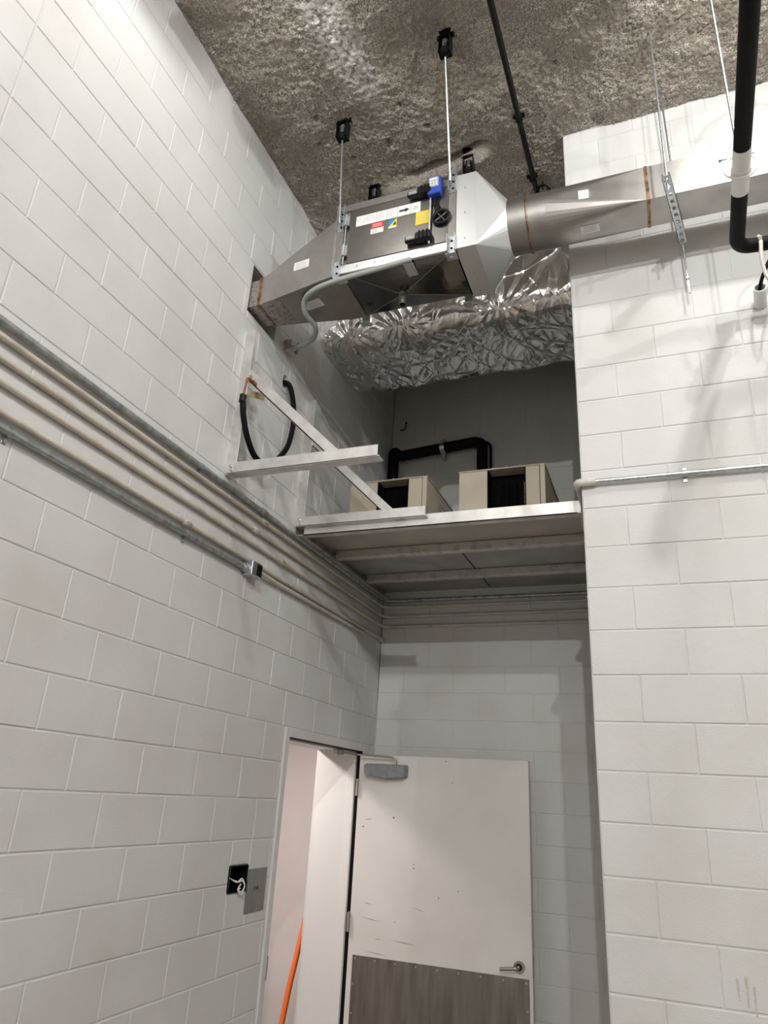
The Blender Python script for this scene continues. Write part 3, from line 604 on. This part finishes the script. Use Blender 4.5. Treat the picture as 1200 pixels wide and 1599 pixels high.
# printed labels on the access door
yl = UY0 - 0.0065
def sticker(name, m, x0, x1, z0, z1, parent=dp, th=0.0008, dy=0.0): return MB().box(x0, yl - th - dy, z0, x1, yl - dy, z1).build(name, m, parent)
st = sticker('label_strip', 'label', 0.672, 1.070, 4.972, 5.048)
for x in (0.80, 0.865, 0.93, 1.012): MB().box(x, yl - 0.0013, 4.972, x + 0.003, yl - 0.0008, 5.048).build('rule', 'label_grey', st)
pr = MB()
for k in range(4): pr.box(0.735 - 0.012 * k, yl - 0.0012, 5.034 - 0.014 * k, 0.79, yl - 0.0008, 5.0365 - 0.014 * k)
for (a, b) in ((0.808, 0.858), (0.873, 0.922)):
    for k in range(6): pr.box(a, yl - 0.0012, 5.038 - 0.010 * k, b - 0.01 * (k % 3), yl - 0.0008, 5.040 - 0.010 * k)
pr.ring((0.690, yl - 0.001, 5.025), (0, 1, 0), 0.010, 0.0012, 16, 4)
pr.build('fine_print', 'label_grey', st)
MB().add([(x, yl - 0.0016, z) for x, z in ((0.942, 5.003), (0.978, 5.003), (0.978, 4.994), (1.004, 5.010), (0.978, 5.026), (0.978, 5.017), (0.942, 5.017))], [tuple(range(7))]).build('airflow_arrow', 'print', st)
dm = MB()
for i in range(5):
    for j in range(5):
        if (i * 7 + j * 5 + i * j) % 3: dm.box(1.028 + i * 0.006, yl - 0.0012, 4.995 + j * 0.006, 1.0325 + i * 0.006, yl - 0.0008, 4.9995 + j * 0.006)
dm.build('small_pictogram', 'label_grey', st)
rl = sticker('warning_label', 'label', 0.770, 0.849, 4.888, 4.968); sticker('red_header', 'red', 0.770, 0.849, 4.926, 4.968, rl, 0.0005, 0.0008)
pr = MB()
for k in range(2): pr.box(0.780, yl - 0.0018, 4.953 - 0.014 * k, 0.838, yl - 0.0013, 4.957 - 0.014 * k)
pr.build('header_print', 'label', rl)
pr = MB()
for k in range(5): pr.box(0.776, yl - 0.0013, 4.918 - 0.0055 * k, 0.812, yl - 0.0008, 4.9195 - 0.0055 * k)
pr.build('fine_print', 'label_grey', rl)
bl_ = sticker('hazard_label', 'label_blue', 0.880, 0.930, 4.898, 4.966)
MB().add([(0.930, yl - 0.0013, 4.966), (0.930, yl - 0.0013, 4.910), (0.880, yl - 0.0013, 4.910)], [(0, 1, 2)]).build('yellow_triangle', 'yellow', bl_)
MB().add([(0.921, yl - 0.0018, 4.945), (0.927, yl - 0.0018, 4.918), (0.905, yl - 0.0018, 4.918)], [(0, 1, 2)]).build('triangle_mark', 'print', bl_)
MB().box(0.880, yl - 0.0014, 4.898, 0.930, yl - 0.0008, 4.910).build('label_foot', 'label', bl_)
yb = sticker('caution_label', 'yellow', 1.045, 1.124, 4.876, 4.970)
pr = MB()
for k in range(9): pr.box(1.052, yl - 0.0013, 4.958 - 0.009 * k, 1.052 + (0.062 if k % 4 else 0.045), yl - 0.0008, 4.960 - 0.009 * k)
pr.build('fine_print', 'label_grey', yb)
# latches, hinges, rod
for z in (5.085, 4.755):
    g = MB().cbox(0.998, UY0 - 0.045, z - 0.020, 1.075, UY0 - 0.020, z + 0.020, 0.006).cbox(1.06, UY0 - 0.052, z - 0.026, 1.148, UY0 - 0.004, z + 0.030, 0.006).build('latch_handle', 'blackgloss', fu)
    MB().cbox(1.006, UY0 - 0.050, z - 0.012, 1.058, UY0 - 0.040, z + 0.012, 0.004).build('grip_insert', 'grey_grip', g)
    for k in range(3): MB().cbox(1.080 + 0.022 * k, UY0 - 0.056, z - 0.028, 1.092 + 0.022 * k, UY0 - 0.048, z + 0.032, 0.002).build('latch_rib', 'black', g)
MB().cyl((1.133, UY0 - 0.018, 5.05), (1.133, UY0 - 0.018, 4.715), 0.0055, 8).build('latch_rod', 'steel_bright', fu)
MB().cyl((0.612, UY0 - 0.016, 5.06), (0.612, UY0 - 0.016, 4.70), 0.005, 8).build('hinge_rod', 'galv', fu)
for z in (5.025, 4.80):
    MB().cbox(0.597, UY0 - 0.022, z - 0.038, 0.634, UY0 - 0.006, z + 0.038, 0.003).cyl((0.614, UY0 - 0.024, z - 0.04), (0.614, UY0 - 0.024, z + 0.04), 0.008, 8).build('hinge', 'galv', fu)
# blue controller, round port
ct = MB().cbox(1.122, UY0 - 0.050, 5.040, 1.200, UY0 - 0.004, 5.165, 0.005).build('controller', 'blue', fu)
MB().cbox(1.129, UY0 - 0.052, 5.085, 1.188, UY0 - 0.049, 5.155, 0.001).build('keypad', 'grey_grip', ct)
MB().cbox(1.136, UY0 - 0.0535, 5.135, 1.180, UY0 - 0.0515, 5.150, 0.0005).build('display', 'label', ct)
for i in range(3):
    for j in range(2): MB().cbox(1.136 + 0.017 * i, UY0 - 0.0535, 5.095 + 0.018 * j, 1.147 + 0.017 * i, UY0 - 0.0515, 5.107 + 0.018 * j, 0.0005).build('key', 'label', ct)
MB().cbox(UX1 - 0.132, UY0 - 0.006, UZ0 + 0.062, UX1 - 0.005, UY0 + 0.004, UZ1 - 0.055, 0.002).build('side_plate', 'door_steel', fu)
pt = MB().ring((1.200, UY0 - 0.022, 4.880), (0, 1, 0), 0.046, 0.009, 28, 8).build('port_ring', 'blackgloss', fu)
MB().cyl((1.200, UY0 - 0.004, 4.880), (1.200, UY0 - 0.010, 4.880), 0.045, 24).build('port_disc', 'black', pt)
for a in (35, 125):
    d = Vector((math.cos(math.radians(a)), 0, math.sin(math.radians(a)))) * 0.043; c = Vector((1.200, UY0 - 0.024, 4.880)); MB().tube([c - d, c + d], 0.003, 6).build('port_bar', 'spring', pt)
for k in range(3):
    MB().tube(smooth_path([(1.165 + 0.01 * k, UY0 - 0.012, 5.04), (1.150 + 0.012 * k, UY0 - 0.02, 4.99), (1.168 + 0.012 * k, UY0 - 0.024, 4.95), (1.160 + 0.015 * k, UY0 - 0.016, 4.90)], 5), 0.004, 6).build('cable', 'black', fu)
# upright hanging channels on the four corners, perforated feet
def channel(x, y, z0_, z1_, sy, w=0.045):
    c = MB().box(x - w / 2, y, z0_, x + w / 2, y + 0.004 * sy, z1_).box(x - w / 2, y, z0_, x - w / 2 + 0.003, y - 0.026 * sy, z1_).box(x + w / 2 - 0.003, y, z0_, x + w / 2, y - 0.026 * sy, z1_)
    o = c.build('hanging_channel', 'galv', fu)
    n = int((z1_ - z0_) / 0.05)
    for k in range(n): MB().cyl((x, y - 0.003 * sy, z0_ + 0.03 + 0.05 * k), (x, y + 0.006 * sy, z0_ + 0.03 + 0.05 * k), 0.007, 10).build('slot', 'black', o)
    return o
for (xc, zt) in ((0.578, UZ1 - 0.015), (1.262, UZ1 + 0.075)):
    channel(xc, UY0 - 0.010, UZ0 - 0.03, UZ0 + 0.085, 1); channel(xc, UY0 - 0.010, zt - 0.19, zt, 1)
    MB().cbox(xc - 0.024, UY0 - 0.008, UZ0 - 0.01, xc + 0.020, UY0 - 0.002, UZ1 - 0.01, 0.001).build('corner_flange', 'steel', fu)
for x in (0.60, 1.255):
    MB().cbox(x - 0.024, UY1 - 0.006, UZ0 - 0.075, x + 0.024, UY1 + 0.002, UZ0 + 0.03, 0.001).cbox(x - 0.024, UY1 - 0.045, UZ0 - 0.078, x + 0.024, UY1 + 0.002, UZ0 - 0.073, 0.001).build('foot_angle', 'galv', fu)
    f2 = MB().cbox(x - 0.03, UY0 - 0.006, UZ0 - 0.03, x + 0.03, UY0 + 0.05, UZ0 - 0.024, 0.001).build('foot_angle', 'galv', fu)
    MB().cyl((x, UY0 + 0.02, UZ0 - 0.045), (x, UY0 + 0.02, UZ0 - 0.02), 0.011, 6, smooth=False).build('foot_bolt', 'galv', f2)
# ------------------------------------------------------------------ tapered inlet duct through the wall
td = thing('tapered_inlet_duct', 'tapered stainless duct running from the fan unit into the wall opening', 'duct', (0.3, -0.3, 4.55))
def rect(x, a, b, c, d): return [(x, a, c), (x, b, c), (x, b, d), (x, a, d)]
MB().hull(rect(0.075, -0.452, -0.245, 4.550, 4.745), rect(0.535, -0.456, -0.055, 4.640, 5.060), cap=False).build('taper', 'steel', td)
MB().hull(rect(0.535, -0.456, -0.055, 4.640, 5.060), rect(0.598, -0.452, -0.05, 4.655, 5.08), cap=False).build('end_collar', 'steel', td)
MB().hull(rect(-0.34, -0.448, -0.249, 4.554, 4.741), rect(0.078, -0.448, -0.249, 4.554, 4.741), cap=False).build('wall_sleeve', 'steel_stain', td)
MB().hull(rect(0.062, -0.458, -0.239, 4.544, 4.751), rect(0.078, -0.458, -0.239, 4.544, 4.751), cap=True).build('weld_seam', 'steel_weld', td)
MB().hull(rect(0.08, -0.4545, -0.243, 4.5485, 4.56), rect(0.20, -0.455, -0.195, 4.572, 4.575), cap=True).build('stained_patch', 'steel_stain', td)
def skew_label(name, p0, ex, ez, w_, h_, n, parent):
    p0, ex, ez, n = Vector(p0), Vector(ex).normalized(), Vector(ez).normalized(), Vector(n).normalized()
    q = lambda u, v, k: p0 + ex * u + ez * v + n * k
    o = MB().add([q(0, 0, .0012), q(w_, 0, .0012), q(w_, h_, .0012), q(0, h_, .0012)], [(0, 1, 2, 3)]).build(name, 'label', parent)
    l = MB()
    for k in range(4): l.add([q(.012, h_ * (0.15 + 0.2 * k), .0018), q(w_ - .012 - .012 * (k % 2), h_ * (0.15 + 0.2 * k), .0018), q(w_ - .012 - .012 * (k % 2), h_ * (0.15 + 0.2 * k) + .003, .0018), q(.012, h_ * (0.15 + 0.2 * k) + .003, .0018)], [(0, 1, 2, 3)])
    l.build('fine_print', 'label_grey', o); return o
skew_label('maker_label', (0.285, -0.4545, 4.745), (1, -0.01, 0.10), (0, 0, 1), 0.10, 0.06, (0, -1, 0), td)
skew_label('maker_label', (0.30, -0.34, 4.594), (1, 0.05, 0.195), (0.12, 1, 0), 0.11, 0.07, (0, 0, -1), td)
# ------------------------------------------------------------------ outlet reducer: flange, square to round, round collar
rdz, rdy = 4.868, -0.28
def circ(x, R, n=32, cy_=rdy, cz_=rdz): return [(x, cy_ + R * math.cos(2 * math.pi * (k + 0.5) / n - math.pi * 0.75), cz_ + R * math.sin(2 * math.pi * (k + 0.5) / n - math.pi * 0.75)) for k in range(n)]
def sq(x, a, b, c, d, n=32):
    P4 = [(a, c), (b, c), (b, d), (a, d)]; out = []
    m = n // 4
    for s_ in range(4):
        p, q = P4[s_], P4[(s_ + 1) % 4]
        for k in range(m):
            t_ = (k + 0.5) / m; out.append((x, p[0] + (q[0] - p[0]) * t_, p[1] + (q[1] - p[1]) * t_))
    return out
rdct = thing('outlet_reducer', 'bright stainless square to round reducer on the outlet of the fan unit', 'duct', (1.45, -0.25, 4.64))
MB().hull(rect(1.285, -0.462, -0.045, 4.640, 5.165), rect(1.395, -0.462, -0.045, 4.640, 5.165), cap=False).build('flange', 'steel_bright', rdct)
MB().hull(rect(1.272, -0.45, -0.055, 4.655, 5.15), rect(1.290, -0.45, -0.055, 4.655, 5.15)).build('gasket', 'coil', rdct)
for k in range(3):
    MB().cyl((1.335, -0.463, 4.70 + 0.18 * k), (1.335, -0.467, 4.70 + 0.18 * k), 0.005, 8).cyl((1.335, -0.40 + 0.15 * k, 4.641), (1.335, -0.40 + 0.15 * k, 4.636), 0.005, 8).build('rivet', 'galv', rdct)
# square to round: flat triangles with conical corners
sqc = [Vector((1.395, a, b)) for a, b in ((-0.462, 4.640), (-0.045, 4.640), (-0.045, 5.165), (-0.462, 5.165))]
N = 40; R = 0.152
cc = [Vector((1.555, rdy + R * math.cos(2 * math.pi * k / N - math.pi * 0.5), rdz + R * math.sin(2 * math.pi * k / N - math.pi * 0.5))) for k in range(N)]
tr = MB()
# k=0 bottom, N/4 = +y, N/2 top, 3N/4 = -y ; corner order: bottom -y, bottom +y, top +y, top -y
cor = [sqc[1], sqc[2], sqc[3], sqc[0]]
for q in range(4):
    for k in range(N // 4): tr.add([cor[q], cc[q * N // 4 + k], cc[(q * N // 4 + k + 1) % N]], [(0, 1, 2)], True)
for q, (a, b) in enumerate(((sqc[0], sqc[1]), (sqc[1], sqc[2]), (sqc[2], sqc[3]), (sqc[3], sqc[0]))): tr.add([a, b, cc[q * N // 4]], [(0, 1, 2)])
tr.build('square_to_round', 'steel_bright', rdct)
MB().tube([(1.553, rdy, rdz), (1.660, rdy, rdz)], R, 40, cap=False).build('round_collar', 'steel', rdct)
MB().ring((1.660, rdy, rdz), (1, 0, 0), R + 0.001, 0.005, 40, 8).build('weld_seam', 'steel_weld', rdct)
# ------------------------------------------------------------------ round to rectangular duct, long rectangular duct
rr = thing('round_to_square_duct', 'dull stainless round to rectangular transition in front of the pier corner', 'duct', (1.95, -0.25, 4.75))
MB().tube([(1.664, rdy, rdz), (1.760, rdy, rdz)], R - 0.002, 40, cap=False).build('round_sleeve', 'steel', rr)
DY0, DY1, DZ0, DZ1, DX = -0.41, -0.215, 4.733, 4.951, 2.267
sqc = [Vector((DX, a, b)) for a, b in ((DY0, DZ0), (DY1, DZ0), (DY1, DZ1), (DY0, DZ1))]; cor = [sqc[1], sqc[2], sqc[3], sqc[0]]
R2 = R - 0.002
cc = [Vector((1.760, rdy + R2 * math.cos(2 * math.pi * k / N - math.pi * 0.5), rdz + R2 * math.sin(2 * math.pi * k / N - math.pi * 0.5))) for k in range(N)]
tr = MB()
for q in range(4):
    for k in range(N // 4): tr.add([cor[q], cc[q * N // 4 + k], cc[(q * N // 4 + k + 1) % N]], [(0, 1, 2)], True)
for q, (a, b) in enumerate(((sqc[0], sqc[1]), (sqc[1], sqc[2]), (sqc[2], sqc[3]), (sqc[3], sqc[0]))): tr.add([a, b, cc[q * N // 4]], [(0, 1, 2)])
tr.build('transition', 'steel', rr)
skew_label('maker_label', (1.935, -0.424, 4.822), (1, 0.08, 0.0), (0, 0, 1), 0.095, 0.058, (0.06, -1, 0), rr)
skew_label('maker_label', (1.93, -0.335, 4.722), (1, 0.02, 0.03), (0, 1, 0), 0.095, 0.058, (0, 0, -1), rr)
rd_ = thing('rectangular_duct', 'long stainless rectangular duct running along the right wall', 'duct', (2.8, -0.26, 4.78))
MB().hull(rect(DX, DY0, DY1, DZ0, DZ1), rect(4.4, DY0, DY1, DZ0, DZ1), cap=True).build('duct_run', 'steel', rd_)
MB().hull(rect(DX - 0.004, DY0 - 0.003, DY1 + 0.003, DZ0 - 0.003, DZ1 + 0.003), rect(DX + 0.012, DY0 - 0.003, DY1 + 0.003, DZ0 - 0.003, DZ1 + 0.003)).build('weld_seam', 'steel_weld', rd_)
MB().hull(rect(2.655, DY0 - 0.001, DY1 + 0.001, DZ0 - 0.001, DZ1 + 0.001), rect(2.665, DY0 - 0.001, DY1 + 0.001, DZ0 - 0.001, DZ1 + 0.001)).build('joint_band', 'steel_bright', rd_)
# ------------------------------------------------------------------ grey flexible conduit from the unit to a wall box
fc = thing('flexible_conduit', 'grey flexible conduit curling from under the fan unit to the wall', 'conduit', (0.3, -0.3, 4.52))
MB().tube(smooth_path([(1.03, -0.462, 4.634), (0.82, -0.464, 4.615), (0.603, -0.470, 4.592), (0.453, -0.452, 4.580), (0.350, -0.395, 4.572), (0.320, -0.325, 4.532), (0.330, -0.20, 4.517), (0.268, -0.105, 4.515), (0.160, -0.045, 4.525), (0.055, 0.02, 4.565)], 8), 0.0155, 12).build('jacket', 'flex', fc)
MB().cyl((0.075, 0.005, 4.558), (0.045, 0.025, 4.570), 0.022, 10).build('connector', 'galv', fc)
wb = thing('outlet_box', 'small weathered metal box on the wall where the flexible conduit ends', 'junction box', (0.02, 0.05, 4.55))
MB().cbox(0.0, 0.0, 4.545, 0.05, 0.085, 4.63, 0.003).build('box_body', 'alu_dull', wb)
MB().hull([(0.05, 0.005, 4.56), (0.05, 0.085, 4.56), (0.05, 0.085, 4.64)], [(0.056, 0.005, 4.56), (0.056, 0.085, 4.56), (0.056, 0.085, 4.66)]).build('cover_flap', 'spring', wb)
MB().tube(smooth_path([(0.02, -0.012, 4.58), (0.03, -0.03, 4.60), (0.02, -0.045, 4.575)], 5), 0.005, 6).build('wire', 'rust', wb)

# ------------------------------------------------------------------ hanger rods with spring isolators
def hanger(x, y, zc, bx_, by_, bz_, label):
    t = thing('spring_hanger', label, 'hanger', (x, y, zc - 0.16), 'spring hangers of the fan unit')
    MB().box(x - 0.034, y - 0.03, zc - 0.004, x + 0.034, y + 0.03, zc + 0.03).box(x - 0.05, y - 0.008, zc - 0.03, x - 0.036, y + 0.008, zc + 0.03).box(x + 0.036, y - 0.008, zc - 0.03, x + 0.05, y + 0.008, zc + 0.03).cbox(x - 0.044, y - 0.010, zc - 0.012, x + 0.044, y + 0.010, zc - 0.002, 0.002).build('ceiling_clip', 'black', t)
    b0, b1 = zc - 0.165, zc - 0.035
    MB().box(x - 0.034, y - 0.028, b0, x - 0.029, y + 0.028, b1).box(x + 0.029, y - 0.028, b0, x + 0.034, y + 0.028, b1).box(x - 0.034, y - 0.028, b1 - 0.006, x + 0.034, y + 0.028, b1).box(x - 0.034, y + 0.022, b0, x + 0.034, y + 0.028, b1).build('cage', 'blackgloss', t)
    MB().hull([(x + 0.036 * math.cos(a), y + 0.032 * math.sin(a), b0 + 0.028) for a in np.linspace(0, 2 * math.pi, 12, endpoint=False)], [(x + 0.026 * math.cos(a), y + 0.024 * math.sin(a), b0 - 0.012) for a in np.linspace(0, 2 * math.pi, 12, endpoint=False)]).build('rubber_cup', 'black', t)
    MB().tube([(x + 0.018 * math.cos(k * 0.6), y - 0.004 + 0.018 * math.sin(k * 0.6), b0 + 0.03 + 0.0012 * k) for k in range(55)], 0.0032, 6).build('spring', 'spring', t)
    MB().cyl((x, y - 0.004, b1 - 0.045), (x, y - 0.004, b1 - 0.035), 0.021, 12).build('washer', 'galv', t)
    MB().cyl((x, y, zc), (x, y, b1 - 0.01), 0.006, 8).build('upper_stud', 'galv', t)
    MB().cyl((x, y, b0 + 0.02), (bx_, by_, bz_), 0.0068, 10).build('rod', 'galv', t)
    for dz in (0.045, 0.09): MB().cyl((bx_, by_, bz_ + dz), (bx_, by_, bz_ + dz + 0.01), 0.013, 6, smooth=False).build('nut', 'galv', t)
    return t
hanger(0.562, -0.535, 5.80, 0.582, -0.492, 4.99, 'spring hanger rod at the front corner by the left wall')
hanger(1.290, -0.775, 5.915, 1.256, -0.500, 5.10, 'spring hanger rod at the front, above the blue controller')
hanger(0.575, -0.022, 5.785, 0.575, -0.03, 5.10, 'spring hanger rod behind the fan unit, half hidden by its top rail')
hanger(1.243, -0.055, 5.79, 1.243, -0.035, 5.10, 'spring hanger rod behind the bright outlet reducer')

# ------------------------------------------------------------------ trapeze of perforated channel under the rectangular duct
tz = thing('strut_trapeze', 'perforated strut channel hung on two thin rods under the rectangular duct', 'hanger', (2.39, -0.28, 4.74))
a, b = Vector((2.351, -0.560, 4.708)), Vector((2.436, -0.070, 4.708)); ex = (b - a).normalized(); ey = Vector((-ex.y, ex.x, 0)); Lz = (b - a).length
ch = MB(); nh = 10; sl = Lz / nh; wd = 0.0205
for k in range(nh):
    u0, u1 = k * sl, (k + 1) * sl; um = (u0 + u1) / 2
    sqp = [(u0, -wd), (um, -wd), (u1, -wd), (u1, 0), (u1, wd), (um, wd), (u0, wd), (u0, 0)]
    rnd = [(um + 0.0125 * math.cos(t_), 0.0095 * math.sin(t_)) for t_ in [math.radians(d) for d in (225, 270, 315, 0, 45, 90, 135, 180)]]
    vs = [a + ex * u + ey * v for u, v in sqp] + [a + ex * u + ey * v for u, v in rnd]
    ch.add(vs, [(i, (i + 1) % 8, 8 + (i + 1) % 8, 8 + i) for i in range(8)])
    ch.add([v + Vector((0, 0, 0.0025)) for v in vs], [(i, (i + 1) % 8, 8 + (i + 1) % 8, 8 + i) for i in range(8)])
for s_ in (-1, 1):
    p = a + ey * wd * s_; q = b + ey * wd * s_; i_ = -ey * s_ * 0.0025; u_ = Vector((0, 0, 0.0205))
    ch.hull([p, p + i_, p + i_ + u_, p + u_], [q, q + i_, q + i_ + u_, q + u_])
    p2 = p + u_; q2 = q + u_; j_ = -ey * s_ * 0.008
    ch.hull([p2, p2 + j_, p2 + j_ - Vector((0, 0, 0.0025)), p2 - Vector((0, 0, 0.0025))], [q2, q2 + j_, q2 + j_ - Vector((0, 0, 0.0025)), q2 - Vector((0, 0, 0.0025))])
ch.build('channel', 'galv', tz)
MB().cyl((2.362, -0.525, 5.80), (2.357, -0.525, 4.65), 0.0052, 8).build('rod', 'galv', tz)
MB().cyl((2.414, -0.112, 5.80), (2.432, -0.082, 4.45), 0.0052, 8).build('rod', 'galv', tz)
MB().tube([(2.432, -0.082, 4.45), (2.433, -0.081, 4.37)], 0.0062, 8).build('rod_sleeve', 'white', tz)
MB().cyl((2.4315, -0.092, 4.465), (2.4315, -0.073, 4.465), 0.009, 6, smooth=False).build('nut', 'spring', tz)
for (x, y) in ((2.357, -0.525), (2.429, -0.087)):
    for zn in (4.696, 4.731): MB().cyl((x, y, zn), (x, y, zn + 0.0105), 0.011, 6, smooth=False).build('nut', 'galv', tz)

# ------------------------------------------------------------------ black pipe along the ceiling and a wire loop
cp = thing('ceiling_pipe', 'thin black pipe running along the sprayed ceiling towards the alcove', 'pipe', (1.6, -1, 5.72))
MB().tube([(1.583, -2.2, 5.735), (1.594, -1.0, 5.738), (1.606, -0.2, 5.742), (1.616, 0.40, 5.745), (1.62, 1.9, 5.75)], 0.0175, 12).build('pipe', 'blackgloss', cp)
for y in (-0.25, 0.22): MB().tube([(1.605, y - 0.012, 5.742), (1.605, y + 0.012, 5.742)], 0.022, 12).cbox(1.57, y - 0.01, 5.755, 1.64, y + 0.01, 5.775, 0.001).build('pipe_strap', 'black', cp)
lo = MB()
for k in range(3): lo.ring((1.655 + 0.008 * k, 0.315 + 0.006 * k, 5.725 - 0.006 * k), (0.3 * k - 0.2, 0.2, 1), 0.036 + 0.004 * k, 0.004, 20, 6)
lo.tube([(1.66, 0.315, 5.725), (1.66, 0.32, 5.80)], 0.004, 6)
tag(lo.build('wire_loop', 'black'), 'small coil of dark wire under the ceiling by the pier', 'wire')

# ------------------------------------------------------------------ insulated pipe on the right
ip = thing('overhead_insulated_pipe', 'black insulated overhead pipe bending towards the right wall', 'pipe', (2.6, -1.0, 4.27))
pth = fillet([(2.535, -2.6, 4.300), (2.577, -1.604, 4.300), (2.618, -0.440, 4.300), (3.6, -0.42, 4.295)], 0.07, 8)
MB().tube(pth, 0.0325, 16).build('insulation', 'black', ip)
MB().tube([(2.598, -1.02, 4.300), (2.606, -0.79, 4.300)], 0.0345, 16).build('saddle_shield', 'white', ip)
cl = MB().ring((2.602, -0.905, 4.318), (0.035, 1, 0), 0.062, 0.0055, 28, 8).build('clevis_ring', 'white', ip)
MB().tube([(2.6012, -0.925, 4.300), (2.6026, -0.885, 4.300)], 0.0385, 16).build('ring_band', 'white', cl)
MB().cyl((2.535, -0.905, 4.375), (2.66, -0.905, 4.375), 0.0045, 8).cyl((2.528, -0.905, 4.375), (2.537, -0.905, 4.375), 0.009, 6, smooth=False).build('clevis_bolt', 'galv', cl)
MB().cyl((2.602, -0.905, 4.372), (2.602, -0.905, 5.80), 0.0055, 8).build('hanger_rod', 'galv', ip)
MB().tube(smooth_path([(2.712, -0.478, 4.300), (2.712, -0.44, 4.338), (2.714, -0.398, 4.300), (2.713, -0.44, 4.264), (2.712, -0.474, 4.285), (2.705, -0.47, 4.20), (2.71, -0.455, 4.13), (2.722, -0.45, 4.09)], 5), 0.009, 6).build('tape_strap', 'offwhite', ip)
pv = thing('pvc_stub', 'white plastic pipe stub with a black cable in it, on the right wall', 'pipe', (2.75, -0.05, 4.29))
o_ = MB(); A0, A1 = Vector((2.757, 0.0, 4.285)), Vector((2.745, -0.115, 4.303))
o_.tube([A0, A1], 0.030, 20, cap=False).tube([A0, A1], 0.024, 20, cap=False)
o_.ring(A1, A1 - A0, 0.027, 0.0045, 24, 6).build('sleeve', 'white', pv)
MB().cyl(A0 + (A1 - A0) * 0.25, A0 + (A1 - A0) * 0.3, 0.0235, 18).build('bore', 'black', pv)
MB().tube(smooth_path([A0 + (A1 - A0) * 0.3, A1 * 1.0, (2.765, -0.17, 4.35), (2.81, -0.20, 4.42), (2.90, -0.20, 4.5)], 6), 0.009, 8).build('cable', 'black', pv)
for k in range(3):
    MB().tube(smooth_path([(2.722 + 0.01 * k, -0.45, 4.095), (2.735, -0.36 + 0.02 * k, 4.14 - 0.02 * k), (2.77, -0.25, 4.20 + 0.02 * k), (2.80 + 0.02 * k, -0.19, 4.26)], 5), 0.003, 6).build('loose_twine', 'offwhite', pv)
# rust drips on the right wall
ru = MB()
for (x, z0_, z1_, w_) in ((2.298, 1.325, 1.255, 0.010), (2.328, 1.335, 1.235, 0.012), (2.352, 1.305, 1.21, 0.009)):
    ru.add([(x - w_ / 2, -0.0012, z0_), (x + w_ / 2, -0.0012, z0_), (x + w_ / 4, -0.0012, z1_), (x - w_ / 4, -0.0012, z1_)], [(0, 1, 2, 3)])
M['drip'] = mat('drip_stain', (0.50, 0.40, 0.32, 1), 0.6, col2=(0.60, 0.56, 0.52, 1), nscale=60)
ru.build('drip_stains', 'drip', wall_right)

# ------------------------------------------------------------------ lamps of the hall (above and behind the camera's view)
POS = ['in front of the fan unit', 'in the middle of the hall', 'far to the right in the hall', 'beside the right wall', 'at the back of the hall', 'close to the left wall']
for i, (x, y, z, W) in enumerate(LAMPS):
    t = thing('high_bay_lamp', 'white trough high bay lamp hanging from the ceiling ' + POS[i], 'lamp', (x, y, z), 'high bay lamps')
    hk = min(1.0, (5.76 - z) / 0.18)
    tr_ = [(-0.20, SKIRT[i]), (-0.15, 0.08 * hk), (-0.05, 0.13 * hk), (0.05, 0.13 * hk), (0.15, 0.08 * hk), (0.20, SKIRT[i])]
    pp = tr_ + [(q * 0.985, h_ + 0.006 if abs(q) < 0.19 else h_) for q, h_ in reversed(tr_)]
    tr_in = [(q * 0.97, h_ - 0.005 if abs(q) < 0.19 else h_) for q, h_ in reversed(tr_)]
    lp = tr_ + tr_in; nq = len(lp)
    A_ = [(x + q, y - 0.18, z + h_) for q, h_ in lp]; B_ = [(x + q, y + 0.18, z + h_) for q, h_ in lp]
    MB().add(A_ + B_, [(k, (k + 1) % nq, nq + (k + 1) % nq, nq + k) for k in range(nq)]).build('reflector', 'white', t)
    MB().cyl((x, y, z + 0.132 * hk), (x, y, z + 0.17 * hk), 0.05, 16).build('ballast', 'grey_grip', t)
    MB().cyl((x, y, z + 0.17 * hk), (x, y, 5.768), 0.006, 8).build('stem', 'galv', t)
    L = bpy.data.lights.new('bulb', 'POINT'); L.energy = W; L.shadow_soft_size = 0.04; L.color = (1.0, 0.99, 0.968)
    lo_ = bpy.data.objects.new('bulb', L); COL.objects.link(lo_); lo_.parent = t; lo_.location = (0, 0, BULB[i])
# corridor lamp
t = thing('corridor_lamp', 'small ceiling lamp in the corridor behind the door', 'lamp', (-1.1, 1.2, 2.69))
MB().tube([(-1.1, 1.2, 2.70), (-1.1, 1.2, 2.66)], 0.16, 24).build('lamp_base', 'white', t)
L = bpy.data.lights.new('bulb', 'AREA'); L.shape = 'DISK'; L.size = 0.3; L.energy = CORRIDOR_W; L.color = (1.0, 0.91, 0.87)
lo_ = bpy.data.objects.new('bulb', L); COL.objects.link(lo_); lo_.parent = t; lo_.location = (0, 0, -0.04)
